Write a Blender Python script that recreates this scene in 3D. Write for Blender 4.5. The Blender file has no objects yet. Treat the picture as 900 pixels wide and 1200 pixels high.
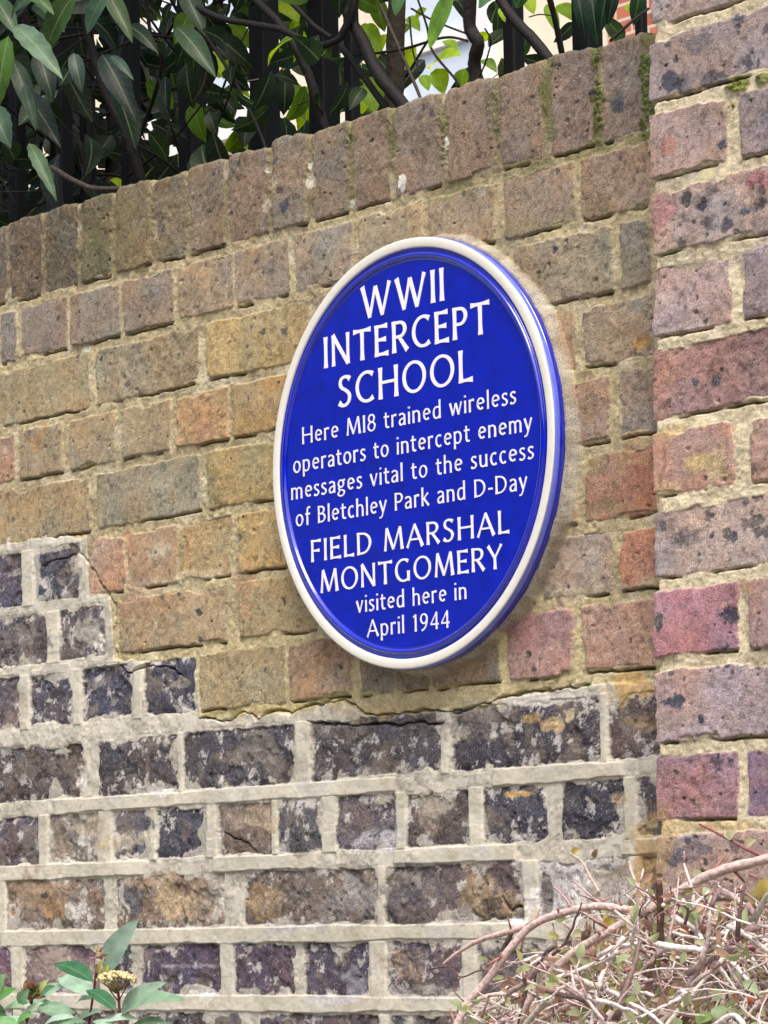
import bpy, bmesh, math, random
import numpy as np
from mathutils import Vector, Matrix
R = math.radians
scene = bpy.context.scene
col = scene.collection

# ------------------------------------------------------------------ camera, sky, sun, exposure
CAM = np.array([2.6719, -2.332, 1.5])
F_PX, YAW, PITCH, ROLL = 3964.7, R(49.7986), R(6.9258), R(-1.1041)
fw = np.array([-math.sin(YAW)*math.cos(PITCH), math.cos(YAW)*math.cos(PITCH), math.sin(PITCH)])
rt = np.array([math.cos(YAW), math.sin(YAW), 0.0]); up = np.cross(rt, fw)
c_, s_ = math.cos(ROLL), math.sin(ROLL)
rt, up = c_*rt + s_*up, -s_*rt + c_*up
cd = bpy.data.cameras.new('camera'); cam = bpy.data.objects.new('camera', cd); col.objects.link(cam)
cam.matrix_world = Matrix([[rt[0], up[0], -fw[0], CAM[0]], [rt[1], up[1], -fw[1], CAM[1]],
                           [rt[2], up[2], -fw[2], CAM[2]], [0, 0, 0, 1]])
cd.sensor_fit = 'HORIZONTAL'; cd.sensor_width = 36; cd.lens = 36*F_PX/900
cd.clip_start = 0.05; cd.clip_end = 3000
scene.camera = cam

w = bpy.data.worlds.new("World"); scene.world = w; w.use_nodes = True
nt = w.node_tree; bg = nt.nodes['Background']
sky = nt.nodes.new('ShaderNodeTexSky'); sky.sky_type = 'NISHITA'; sky.sun_disc = False
SUN_EL, SUN_AZ = R(58), R(128)      # azimuth measured clockwise from +y
sky.sun_elevation = SUN_EL; sky.sun_rotation = SUN_AZ
sky.air_density = 1.0; sky.dust_density = 6.0; sky.ozone_density = 0.6
nt.links.new(sky.outputs[0], bg.inputs[0]); bg.inputs[1].default_value = 0.12
sd = bpy.data.lights.new('sun', 'SUN'); sun = bpy.data.objects.new('sun', sd); col.objects.link(sun)
sd.energy = 1.2; sd.angle = R(28); sd.color = (1, .985, .955)
sv = Vector((math.sin(SUN_AZ)*math.cos(SUN_EL), math.cos(SUN_AZ)*math.cos(SUN_EL), math.sin(SUN_EL)))
sun.rotation_euler = sv.to_track_quat('Z', 'Y').to_euler()
sun.location = (3, -3, 6)
vs = scene.view_settings
vs.view_transform = 'Standard'; vs.look = 'None'; vs.gamma = 1; vs.use_curve_mapping = False
vs.exposure = 1.22

# ------------------------------------------------------------------ helpers
def ray(px, py):
    return fw + rt*((px-450)/F_PX) + up*((600-py)/F_PX)
def at(px, py, y=0.0):
    """point of the plane y = const seen at a photo position"""
    d = ray(px, py); t = (y-CAM[1])/d[1]
    return CAM + d*t
def at_z(px, z, y=0.0):
    """x on the plane y at column px and height z"""
    py = 600.0
    for _ in range(12):
        p = at(px, py, y); q = at(px, py+1, y)
        py += (z-p[2])/(q[2]-p[2])
    return at(px, py, y)[0]
def lin(c):
    c = np.asarray(c, float)/255.0
    return np.where(c <= .04045, c/12.92, ((c+.055)/1.055)**2.4)

def tag(o, label=None, cat=None, group=None, kind=None):
    if label: o['label'] = label
    if cat: o['category'] = cat
    if group: o['group'] = group
    if kind: o['kind'] = kind
    return o
def empty(name, loc, label, cat, group=None):
    o = bpy.data.objects.new(name, None); col.objects.link(o); o.location = loc
    o.empty_display_size = .05
    return tag(o, label, cat, group)
def link(name, me, mat, parent=None):
    o = bpy.data.objects.new(name, me); col.objects.link(o)
    if mat: me.materials.append(mat)
    if parent:
        o.parent = parent
        o.matrix_parent_inverse = Matrix.Translation(-Vector(parent.location))
    return o
def mesh_np(name, V, F, C=None, UV=None, smooth=True):
    me = bpy.data.meshes.new(name)
    V = np.asarray(V, np.float32)
    if isinstance(F, np.ndarray):
        n, k = F.shape
        me.vertices.add(len(V)); me.vertices.foreach_set('co', V.ravel())
        me.loops.add(n*k); me.loops.foreach_set('vertex_index', F.astype(np.int32).ravel())
        me.polygons.add(n); me.polygons.foreach_set('loop_start', np.arange(0, n*k, k, dtype=np.int32))
        me.update(calc_edges=True)
    else:
        me.from_pydata(V.tolist(), [], F); me.update()
    if smooth: me.polygons.foreach_set('use_smooth', np.ones(len(me.polygons), bool))
    if C is not None:
        a = me.color_attributes.new('Col', 'FLOAT_COLOR', 'POINT')
        C = np.asarray(C, np.float32)
        C4 = np.ones((len(V), 4), np.float32); C4[:, :C.shape[1]] = C
        a.data.foreach_set('color', C4.ravel())
    if UV is not None:
        l = me.uv_layers.new(name='UVMap')
        vi = np.zeros(len(me.loops), np.int32); me.loops.foreach_get('vertex_index', vi)
        l.data.foreach_set('uv', np.asarray(UV, np.float32)[vi].ravel())
    return me

class MB:
    """collects geometry with a colour and a uv per vertex"""
    def __init__(s): s.v = []; s.f = []; s.c = []; s.u = []
    def add(s, V, F, c=(1, 1, 1), uv=None):
        o = len(s.v); s.v += [tuple(p) for p in V]
        s.f += [tuple(i+o for i in f) for f in F]
        s.c += [tuple(c)]*len(V)
        s.u += list(uv) if uv is not None else [(0, 0)]*len(V)
    def box(s, lo, hi, c=(1, 1, 1), bev=0.0):
        x0, y0, z0 = lo; x1, y1, z1 = hi
        if bev <= 0:
            V = [(x, y, z) for z in (z0, z1) for y in (y0, y1) for x in (x0, x1)]
            s.add(V, [(0, 2, 3, 1), (4, 5, 7, 6), (0, 1, 5, 4), (2, 6, 7, 3), (0, 4, 6, 2), (1, 3, 7, 5)], c)
        else:
            bm = bmesh.new(); bmesh.ops.create_cube(bm, size=1)
            for v in bm.verts:
                v.co = Vector(((x0+x1)/2+v.co.x*(x1-x0), (y0+y1)/2+v.co.y*(y1-y0), (z0+z1)/2+v.co.z*(z1-z0)))
            bmesh.ops.bevel(bm, geom=bm.edges[:], offset=bev, segments=2, affect='EDGES', profile=.6)
            bm.verts.index_update()
            s.add([v.co for v in bm.verts], [[v.index for v in f.verts] for f in bm.faces], c); bm.free()
    def tube(s, pts, rad, c=(1, 1, 1), n=6, cap=True, rough=0.0, rng=random):
        pts = [Vector(p) for p in pts]; m = len(pts)
        if not hasattr(rad, '__len__'): rad = [rad]*m
        V = []; uv = []; prev = None; L = 0
        for i, p in enumerate(pts):
            t = (pts[min(i+1, m-1)]-pts[max(i-1, 0)])
            if t.length < 1e-9: t = Vector((0, 0, 1))
            t.normalize()
            a = prev if prev else (Vector((0, 0, 1)) if abs(t.z) < .9 else Vector((1, 0, 0)))
            a = (a - t*a.dot(t)).normalized(); b = t.cross(a); prev = a
            if i: L += (p-pts[i-1]).length
            for k in range(n):
                an = 2*math.pi*k/n
                r = rad[i]*(1+rough*rng.uniform(-1, 1))
                V.append(p+(a*math.cos(an)+b*math.sin(an))*r); uv.append((L, k/n))
        F = [(i*n+k, i*n+(k+1) % n, (i+1)*n+(k+1) % n, (i+1)*n+k) for i in range(m-1) for k in range(n)]
        if cap: F += [tuple(range(n-1, -1, -1)), tuple((m-1)*n+k for k in range(n))]
        s.add(V, F, c, uv)
    def leaf(s, base, tip, nrm, width, c, fold=.25, bend=.12, seg=7, serr=0.0, twist=0.0, shape=.42, wav=0.0, rng=random):
        base = Vector(base); tip = Vector(tip); d = tip-base; L = d.length; d.normalize()
        nrm = Vector(nrm); nrm = (nrm-d*nrm.dot(d)).normalized(); sd = d.cross(nrm)
        V = []; uv = []
        ph = rng.uniform(0, 6)
        for i in range(seg+1):
            t = i/seg
            wd = width*.5*(math.sin(math.pi*t**(math.log(.5)/math.log(shape)))**.8 if 0 < t < 1 else .02)
            if serr and 0 < i < seg: wd *= 1+serr*(1 if i % 2 else -1)
            an = twist*(t-.5)
            s2 = sd*math.cos(an)+nrm*math.sin(an); n2 = nrm*math.cos(an)-sd*math.sin(an)
            cpt = base+d*(L*t)+nrm*(bend*L*(4*t*(1-t)-.5*t))
            for q in (-1, -.5, 0, .5, 1):
                V.append(cpt+s2*(wd*q)+n2*(fold*wd*abs(q)**1.3+wav*width*math.sin(ph+t*9+q*2)*abs(q)))
                uv.append((t, q*.5+.5))
        F = [(i*5+k, i*5+k+1, (i+1)*5+k+1, (i+1)*5+k) for i in range(seg) for k in range(4)]
        s.add(V, F, c, uv)
    def blob(s, p, r, c, rng=random, sub=1):
        bm = bmesh.new(); bmesh.ops.create_icosphere(bm, subdivisions=sub, radius=1)
        bm.verts.index_update()
        s.add([(p[0]+v.co.x*r, p[1]+v.co.y*r, p[2]+v.co.z*r) for v in bm.verts],
              [[v.index for v in f.verts] for f in bm.faces], c); bm.free()
    def build(s, name, mat, parent=None, smooth=True):
        me = mesh_np(name, s.v, s.f, s.c, s.u, smooth)
        return link(name, me, mat, parent)

def spline(pts, n=8):
    P = [Vector(p) for p in pts]
    if len(P) < 3: return [P[0].lerp(P[1], i/n) for i in range(n+1)]
    out = []
    for i in range(len(P)-1):
        a = P[max(i-1, 0)]; b = P[i]; c = P[i+1]; d = P[min(i+2, len(P)-1)]
        for k in range(n):
            t = k/n
            out.append(.5*((2*b)+(c-a)*t+(2*a-5*b+4*c-d)*t*t+(3*b-a-3*c+d)*t**3))
    out.append(P[-1]); return out

# numpy noise -------------------------------------------------------
def _h(ix, iy, seed):
    with np.errstate(over='ignore'):
        h = (ix.astype(np.uint32)*np.uint32(374761393) + iy.astype(np.uint32)*np.uint32(668265263) + np.uint32((seed*2246822519) & 0xffffffff))
        h = (h ^ (h >> np.uint32(13)))*np.uint32(1274126177)
        h = h ^ (h >> np.uint32(16))
    return h.astype(np.float64)/4294967295.0
def vn(x, y, seed=0):
    xi = np.floor(x); yi = np.floor(y); fx = x-xi; fy = y-yi
    fx = fx*fx*fx*(fx*(fx*6-15)+10); fy = fy*fy*fy*(fy*(fy*6-15)+10)
    xi = xi.astype(np.int64); yi = yi.astype(np.int64)
    a = _h(xi, yi, seed); b = _h(xi+1, yi, seed); c = _h(xi, yi+1, seed); d = _h(xi+1, yi+1, seed)
    return (a*(1-fx)+b*fx)*(1-fy)+(c*(1-fx)+d*fx)*fy*1.0
def fbm(x, y, scale, octv=4, seed=0, gain=.5):
    """about -1 .. 1, scale = size of the largest feature in metres"""
    s = 0; a = 1; tot = 0
    f = 1.0/scale
    for o in range(octv):
        s = s+a*(vn(x*f+17.3*o, y*f-9.1*o, seed+o*31)*2-1); tot += a
        a *= gain; f *= 2.03
    return s/tot*1.7
def ss(a, b, x):
    t = np.clip((x-a)/(b-a), 0, 1); return t*t*(3-2*t)
def mix(a, b, t):
    return a+(b-a)*t

# ------------------------------------------------------------------ materials
def nodes(m):
    m.use_nodes = True; t = m.node_tree
    return t, t.nodes, t.links, t.nodes['Principled BSDF']
def mat_masonry(name, rough=.9, fine=.5, bump=.6):
    m = bpy.data.materials.new(name); t, N, L, b = nodes(m)
    at_ = N.new('ShaderNodeAttribute'); at_.attribute_name = 'Col'
    tc = N.new('ShaderNodeTexCoord')
    n1 = N.new('ShaderNodeTexNoise'); n1.inputs['Scale'].default_value = 520; n1.inputs['Detail'].default_value = 4; n1.inputs['Roughness'].default_value = .7
    n2 = N.new('ShaderNodeTexNoise'); n2.inputs['Scale'].default_value = 1500; n2.inputs['Detail'].default_value = 2
    L.new(tc.outputs['Object'], n1.inputs['Vector']); L.new(tc.outputs['Object'], n2.inputs['Vector'])
    mr = N.new('ShaderNodeMapRange'); mr.inputs[1].default_value = .25; mr.inputs[2].default_value = .75
    mr.inputs[3].default_value = 1-fine; mr.inputs[4].default_value = 1+fine
    L.new(n1.outputs['Fac'], mr.inputs[0])
    mx = N.new('ShaderNodeMix'); mx.data_type = 'RGBA'; mx.blend_type = 'MULTIPLY'; L.new(at_.outputs['Alpha'], mx.inputs[0])
    L.new(at_.outputs['Color'], mx.inputs[6]); L.new(mr.outputs[0], mx.inputs[7])
    # sand grains: sparse dark pits and pale quartz specks
    n3 = N.new('ShaderNodeTexNoise'); n3.inputs['Scale'].default_value = 760; n3.inputs['Detail'].default_value = 1
    mpn = N.new('ShaderNodeMapping'); mpn.inputs['Location'].default_value = (3.1, 7.7, 1.3); L.new(tc.outputs['Object'], mpn.inputs[0]); L.new(mpn.outputs[0], n3.inputs['Vector'])
    dk = N.new('ShaderNodeMapRange'); dk.inputs[1].default_value = .60; dk.inputs[2].default_value = .72; dk.inputs[3].default_value = 1; dk.inputs[4].default_value = .45
    L.new(n3.outputs['Fac'], dk.inputs[0])
    m2 = N.new('ShaderNodeMix'); m2.data_type = 'RGBA'; m2.blend_type = 'MULTIPLY'; L.new(at_.outputs['Alpha'], m2.inputs[0])
    L.new(mx.outputs[2], m2.inputs[6]); L.new(dk.outputs[0], m2.inputs[7])
    lt = N.new('ShaderNodeMapRange'); lt.inputs[1].default_value = .40; lt.inputs[2].default_value = .29; lt.inputs[3].default_value = 0; lt.inputs[4].default_value = .5
    L.new(n3.outputs['Fac'], lt.inputs[0])
    m3 = N.new('ShaderNodeMix'); m3.data_type = 'RGBA'; L.new(lt.outputs[0], m3.inputs[0]); L.new(m2.outputs[2], m3.inputs[6]); m3.inputs[7].default_value = (.52, .46, .38, 1)
    L.new(m3.outputs[2], b.inputs['Base Color'])
    b.inputs['Roughness'].default_value = rough; b.inputs['Specular IOR Level'].default_value = .25
    ad = N.new('ShaderNodeMath'); ad.operation = 'ADD'; L.new(n1.outputs['Fac'], ad.inputs[0]); L.new(n2.outputs['Fac'], ad.inputs[1])
    bp = N.new('ShaderNodeBump'); bp.inputs['Strength'].default_value = bump; bp.inputs['Distance'].default_value = .0015; L.new(at_.outputs['Alpha'], bp.inputs['Strength'])
    L.new(ad.outputs[0], bp.inputs['Height']); L.new(bp.outputs[0], b.inputs['Normal'])
    return m
def mat_plain(name, color, rough=.6, spec=.5, noise=0, nscale=40, bump=0, metal=0, coat=0):
    m = bpy.data.materials.new(name); t, N, L, b = nodes(m)
    b.inputs['Base Color'].default_value = (*color, 1); b.inputs['Roughness'].default_value = rough
    b.inputs['Specular IOR Level'].default_value = spec; b.inputs['Metallic'].default_value = metal
    b.inputs['Coat Weight'].default_value = coat; b.inputs['Coat Roughness'].default_value = .08
    if noise or bump:
        tc = N.new('ShaderNodeTexCoord'); n = N.new('ShaderNodeTexNoise'); n.inputs['Scale'].default_value = nscale; n.inputs['Detail'].default_value = 6
        L.new(tc.outputs['Object'], n.inputs['Vector'])
        if noise:
            mr = N.new('ShaderNodeMapRange'); mr.inputs[1].default_value = .25; mr.inputs[2].default_value = .75
            mr.inputs[3].default_value = 1-noise; mr.inputs[4].default_value = 1+noise
            L.new(n.outputs['Fac'], mr.inputs[0])
            mx = N.new('ShaderNodeMix'); mx.data_type = 'RGBA'; mx.blend_type = 'MULTIPLY'; mx.inputs[0].default_value = 1
            mx.inputs[6].default_value = (*color, 1); L.new(mr.outputs[0], mx.inputs[7]); L.new(mx.outputs[2], b.inputs['Base Color'])
        if bump:
            bp = N.new('ShaderNodeBump'); bp.inputs['Strength'].default_value = bump; bp.inputs['Distance'].default_value = .002
            L.new(n.outputs['Fac'], bp.inputs['Height']); L.new(bp.outputs[0], b.inputs['Normal'])
    return m
def mat_leaf(name, trans=.3, rough=.42, vein=.16, spec=.45):
    m = bpy.data.materials.new(name); t, N, L, b = nodes(m)
    at_ = N.new('ShaderNodeAttribute'); at_.attribute_name = 'Col'
    uv = N.new('ShaderNodeUVMap'); sp = N.new('ShaderNodeSeparateXYZ'); L.new(uv.outputs[0], sp.inputs[0])
    def mth(op, a, b2=None):
        n = N.new('ShaderNodeMath'); n.operation = op
        for i, q in enumerate((a, b2)):
            if q is None: continue
            if isinstance(q, (int, float)): n.inputs[i].default_value = q
            else: L.new(q, n.inputs[i])
        return n.outputs[0]
    v = mth('ABSOLUTE', mth('SUBTRACT', sp.outputs[1], .5))
    mid = mth('LESS_THAN', v, .035)
    # side veins: lines of u - v*k
    w_ = mth('ABSOLUTE', mth('SUBTRACT', mth('FRACT', mth('MULTIPLY', mth('SUBTRACT', sp.outputs[0], mth('MULTIPLY', v, .35)), 9.0)), .5))
    sv_ = mth('MULTIPLY', mth('LESS_THAN', w_, .05), .3)
    k = mth('MULTIPLY', mth('MAXIMUM', mid, sv_), vein)
    tc = N.new('ShaderNodeTexCoord'); n1 = N.new('ShaderNodeTexNoise'); n1.inputs['Scale'].default_value = 60; n1.inputs['Detail'].default_value = 5
    L.new(tc.outputs['Object'], n1.inputs['Vector'])
    mr = N.new('ShaderNodeMapRange'); mr.inputs[1].default_value = .3; mr.inputs[2].default_value = .7; mr.inputs[3].default_value = .72; mr.inputs[4].default_value = 1.28
    L.new(n1.outputs['Fac'], mr.inputs[0])
    mu = N.new('ShaderNodeMix'); mu.data_type = 'RGBA'; mu.blend_type = 'MULTIPLY'; mu.inputs[0].default_value = 1
    L.new(at_.outputs['Color'], mu.inputs[6]); L.new(mr.outputs[0], mu.inputs[7])
    mx = N.new('ShaderNodeMix'); mx.data_type = 'RGBA'; L.new(k, mx.inputs[0]); L.new(mu.outputs[2], mx.inputs[6]); mx.inputs[7].default_value = (.42, .5, .25, 1)
    L.new(mx.outputs[2], b.inputs['Base Color']); b.inputs['Roughness'].default_value = rough; b.inputs['Specular IOR Level'].default_value = spec
    bp = N.new('ShaderNodeBump'); bp.inputs['Strength'].default_value = .5; bp.inputs['Distance'].default_value = .001; bp.invert = True
    L.new(k, bp.inputs['Height']); L.new(bp.outputs[0], b.inputs['Normal'])
    tr = N.new('ShaderNodeBsdfTranslucent'); hs = N.new('ShaderNodeHueSaturation'); hs.inputs['Hue'].default_value = .47; hs.inputs['Saturation'].default_value = 1.15; hs.inputs['Value'].default_value = 2.2
    L.new(mx.outputs[2], hs.inputs['Color']); L.new(hs.outputs[0], tr.inputs['Color'])
    ms = N.new('ShaderNodeMixShader'); ms.inputs[0].default_value = trans
    L.new(b.outputs[0], ms.inputs[1]); L.new(tr.outputs[0], ms.inputs[2]); L.new(ms.outputs[0], N['Material Output'].inputs['Surface'])
    return m
def mat_bark(name, rough=.75, scale=180, contrast=.45):
    m = bpy.data.materials.new(name); t, N, L, b = nodes(m)
    at_ = N.new('ShaderNodeAttribute'); at_.attribute_name = 'Col'
    tc = N.new('ShaderNodeTexCoord'); n1 = N.new('ShaderNodeTexNoise'); n1.inputs['Scale'].default_value = scale; n1.inputs['Detail'].default_value = 6
    L.new(tc.outputs['Object'], n1.inputs['Vector'])
    mr = N.new('ShaderNodeMapRange'); mr.inputs[1].default_value = .3; mr.inputs[2].default_value = .7; mr.inputs[3].default_value = 1-contrast; mr.inputs[4].default_value = 1+contrast
    L.new(n1.outputs['Fac'], mr.inputs[0])
    mu = N.new('ShaderNodeMix'); mu.data_type = 'RGBA'; mu.blend_type = 'MULTIPLY'; mu.inputs[0].default_value = 1
    L.new(at_.outputs['Color'], mu.inputs[6]); L.new(mr.outputs[0], mu.inputs[7]); L.new(mu.outputs[2], b.inputs['Base Color'])
    b.inputs['Roughness'].default_value = rough; b.inputs['Specular IOR Level'].default_value = .3
    bp = N.new('ShaderNodeBump'); bp.inputs['Strength'].default_value = .6; bp.inputs['Distance'].default_value = .002
    L.new(n1.outputs['Fac'], bp.inputs['Height']); L.new(bp.outputs[0], b.inputs['Normal'])
    return m

M_BRICK = mat_masonry('weathered_brick'); M_PIER = mat_masonry('pier_brick')
M_CORE = mat_plain('rough_brick_back', (.22, .17, .12), .95, .2, .3, 60, .5)
M_LEAF = mat_leaf('glossy_leaf', trans=.22, spec=.22); M_BACK = mat_leaf('thin_leaf', trans=.55, rough=.5, spec=.25)
M_BARK = mat_bark('bark'); M_TWIG = mat_bark('twig_bark', scale=260, contrast=.35)

# ------------------------------------------------------------------ ground
def sheet(name, x0, x1, y0, y1, z, mat):
    me = mesh_np(name, [(x0, y0, z), (x1, y0, z), (x1, y1, z), (x0, y1, z)], [(0, 1, 2, 3)], smooth=False)
    o = link(name, me, mat); o['kind'] = 'structure'; return o
sheet('ground', -400, 400, -400, 400, 0, mat_plain('ground_soil', (.12, .1, .07), .95, .2, .4, 3, .3))
sheet('pavement', -30, 30, -4.2, -.9, .004, mat_plain('pavement_slabs', (.3, .29, .27), .9, .3, .2, 6, .2))
sheet('planting_bed', -30, 30, -.88, -.01, .008, mat_plain('planting_soil', (.06, .045, .03), .98, .1, .5, 30, .6))

hv = []; hf = []  # unseen ridge ring, added to darken the plaque's reflection and the low sky
for i in range(73):
    a = math.pi*2*i/72
    for (r_, z_) in ((60, -.5), (75, 18), (95, 28), (140, 36)):
        hv.append((r_*math.cos(a), r_*math.sin(a), z_*(1 if z_ < 0 else .45+.55*max(0, -math.sin(a)))*(1+.12*math.sin(7*a)+.06*math.sin(17*a+1))))
for i in range(72):
    for k in range(3): hf.append((i*4+k, i*4+k+1, (i+1)*4+k+1, (i+1)*4+k))
ho = link('blocker_ridge', mesh_np('blocker_ridge', hv, hf), mat_plain('blocker_ridge_dark', (.045, .06, .03), .95, .1, .5, .4, .5)); ho['kind'] = 'structure'

# ------------------------------------------------------------------ brick tables
ZB = [2.278, 2.2025, 2.124, 2.0525, 1.975, 1.896, 1.822, 1.745, 1.656, 1.579, 1.4995, 1.424]   # undersides of coping and courses
D1, D2, D3 = (74, 70, 72), (66, 64, 68), (84, 76, 72)
COURSES = {   # (left px, right px, colour, style)   style: u = upper stock brick, l = old sooty brick
 1: [(0, 18, (104, 88, 84), 'u'), (25, 78, (108, 90, 86), 'u'), (83, 140, (118, 100, 90), 'u'), (145, 203, (116, 100, 92), 'u'), (208, 272, (136, 114, 94), 'u'), (275, 338, (130, 111, 97), 'u'),
     (345, 413, (126, 112, 100), 'u'), (418, 495, (146, 126, 96), 'u'), (502, 580, (130, 112, 92), 'u'), (590, 673, (127, 107, 95), 'u'), (680, 760, (126, 98, 84), 'u')],
 2: [(-30, 103, (140, 122, 90), 'u'), (112, 232, (124, 110, 88), 'u'), (242, 360, (156, 133, 86), 'u'), (605, 717, (128, 115, 97), 'u'), (727, 762, (115, 98, 85), 'u')],
 3: [(-35, 16, (150, 112, 98), 'u'), (22, 73, (142, 118, 90), 'u'), (81, 135, (132, 116, 92), 'u'), (144, 199, (128, 112, 86), 'u'), (206, 268, (162, 126, 88), 'u'), (273, 340, (150, 121, 78), 'u'), (682, 765, (124, 108, 92), 'u')],
 4: [(-20, 105, (143, 122, 92), 'u'), (114, 234, (132, 118, 95), 'u'), (244, 345, (146, 126, 80), 'u'), (650, 715, (136, 106, 95), 'u'), (725, 770, (116, 101, 97), 'u')],
 5: [(-25, 25, (72, 68, 80), 'l'), (40, 92, (68, 67, 72), 'l'), (105, 146, (166, 124, 104), 'u'), (149, 208, (152, 122, 98), 'u'), (212, 270, (150, 122, 80), 'u'), (277, 338, (160, 129, 78), 'u'), (685, 769, (146, 90, 72), 'u')],
 6: [(-35, 55, (86, 80, 78), 'l'), (70, 122, (92, 84, 82), 'l'), (140, 265, (146, 117, 86), 'u'), (280, 372, (150, 126, 86), 'u'), (636, 717, (136, 120, 114), 'u'), (727, 771, (152, 92, 78), 'u')],
 7: [(-20, 22, (84, 78, 82), 'l'), (35, 85, (74, 72, 78), 'l'), (96, 156, (66, 66, 76), 'l'), (167, 228, (62, 62, 72), 'l'), (234, 333, (142, 122, 88), 'u'), (338, 412, (150, 117, 94), 'u'), (420, 500, (126, 108, 90), 'u'), (508, 585, (124, 106, 88), 'u'), (595, 672, (150, 106, 106), 'u'), (683, 767, (150, 110, 100), 'u')],
 8: [(-12, 97, (82, 75, 70), 'l'), (115, 208, (66, 63, 64), 'l'), (215, 345, (68, 64, 64), 'l'), (364, 516, (76, 71, 70), 'l'), (527, 703, (58, 54, 56), 'l'), (713, 772, (92, 78, 74), 'l')],
 9: [(-30, 45, (86, 76, 80), 'l'), (58, 115, (150, 136, 116), 'l'), (132, 175, (110, 102, 100), 'l'), (184, 241, (62, 62, 68), 'l'), (255, 318, (134, 116, 96), 'l'), (326, 377, (78, 76, 74), 'l'), (395, 463, (96, 87, 88), 'l'), (477, 549, (86, 79, 74), 'l'), (567, 641, (60, 57, 62), 'l'), (659, 731, (58, 58, 66), 'l')],
 10: [(-60, -6, (80, 74, 76), 'l'), (8, 122, (140, 120, 98), 'l'), (137, 262, (132, 112, 88), 'l'), (287, 442, (110, 97, 84), 'l'), (452, 613, (98, 86, 80), 'l'), (632, 736, (186, 180, 172), 'l')],
 11: [(-40, 13, (112, 84, 98), 'l'), (28, 116, (126, 108, 104), 'l'), (166, 258, (78, 66, 78), 'l'), (275, 346, (82, 68, 78), 'l'), (356, 433, (74, 68, 80), 'l'), (454, 541, (92, 78, 80), 'l'), (560, 640, (110, 100, 96), 'l'), (660, 760, (120, 105, 100), 'l')],
}
COPING_J = [-35, 8, 50, 92, 134, 178, 219, 265, 316, 363, 410, 460, 520, 582, 640, 700, 759]
COPING_C = [(92, 82, 68), (92, 80, 66), (90, 82, 66), (94, 86, 62), (112, 98, 72), (110, 98, 76), (116, 102, 84), (120, 105, 90), (118, 104, 88), (116, 104, 90), (122, 106, 90), (124, 108, 92), (126, 110, 96), (124, 108, 94), (122, 105, 94), (122, 108, 98)]
PZ = [2.362, 2.287, 2.2107, 2.135, 2.0567, 1.9765, 1.902, 1.824, 1.747, 1.666, 1.5915, 1.514, 1.436]
PIER = [
 [(763, 905, (136, 122, 118), 4)],
 [(764, 935, (130, 117, 116), 14)],
 [(766, 852, (140, 120, 114), 3), (867, 930, (112, 102, 108), 4)],
 [(762, 930, (140, 123, 116), 9)],
 [(765, 857, (147, 130, 130), 2), (870, 940, (126, 110, 114), 3)],
 [(769, 960, (126, 92, 88), 7)],
 [(767, 861, (158, 118, 100), 2), (879, 950, (150, 116, 102), 2)],
 [(770, 955, (148, 130, 121), 12)],
 [(768, 865, (142, 94, 104), 4), (877, 950, (138, 108, 102), 2)],
 [(769, 960, (147, 124, 122), 10)],
 [(769, 865, (128, 90, 96), 3), (876, 950, (112, 80, 92), 3)],
 [(771, 930, (146, 122, 112), 9)],
 [(771, 860, (138, 112, 104), 4), (872, 960, (130, 108, 104), 4)],
]
rng = np.random.RandomState(7); random.seed(11)

def resolve(rows):
    """fill the gaps of every course and carry the bond on beyond the picture"""
    out = []
    for (z0, z1, lst, xl, xr, style, sizes, gap) in rows:
        lst = sorted(lst, key=lambda b: b['x0'])
        res = list(lst)
        def fill(a, b):
            x = a; k = 0
            while b-x > .03:
                wd = sizes[k % len(sizes)]*rng.uniform(.94, 1.05); k += 1
                if b-x-wd < .06: wd = b-x
                base = [(128, 108, 90), (140, 120, 88), (120, 102, 90), (150, 118, 90), (134, 104, 92)] if style != 'l' else [D1, D2, D3, (110, 98, 90), (90, 78, 82)]
                cc = base[rng.randint(len(base))]
                res.append(dict(x0=x, x1=min(x+wd, b), z0=z0, z1=z1, c=cc, st=style, sp=3)); x += wd+gap
        if not lst: fill(xl, xr)
        else:
            fill_l = lst[0]['x0']-gap
            x = fill_l; k = 0
            while x > xl:
                wd = sizes[k % len(sizes)]*rng.uniform(.95, 1.05); k += 1
                base = [(128, 108, 90), (140, 120, 88), (120, 102, 90), (150, 118, 90)] if style != 'l' else [D1, D2, D3, (110, 98, 90)]
                res.append(dict(x0=x-wd, x1=x, z0=z0, z1=z1, c=base[rng.randint(len(base))], st=style, sp=3)); x -= wd+gap
            for a, b in zip(lst[:-1], lst[1:]):
                if b['x0']-a['x1'] > .06: fill(a['x1']+gap, b['x0']-gap)
            if xr-lst[-1]['x1'] > .05: fill(lst[-1]['x1']+gap, xr)
        out += res
    return out

XL, XR = -2.4, .46
rows = []
for k in range(1, 12):
    lowrow = k >= 8
    z0 = ZB[k]; z1 = ZB[k-1]-(.0195 if lowrow else .0115)
    if k == 8: z1 = ZB[7]-.024
    zm = (z0+z1)/2
    lst = []
    for (a, b, c, st) in COURSES[k]:
        zz0, zz1 = z0, z1
        if st == 'l' and k < 8: zz1 = z1-.002
        lst.append(dict(x0=at_z(a, zm), x1=at_z(b, zm), z0=zz0, z1=zz1, c=c, st=st, sp=5 if st == 'u' else 3))
    sizes = (.215, .215) if k in (2, 4, 6, 8, 10) else (.103, .103)
    rows.append((z0, z1, lst, XL, min(XR, .46), 'l' if lowrow else 'u', sizes, .019 if lowrow else .011))
z = ZB[11]-.021
k = 12
while z > .05:
    rows.append((z-.057, z, [], XL, XR, 'l', (.215,) if k % 2 == 0 else (.103,), .018)); z -= .078; k += 1
BR = resolve(rows)
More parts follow.
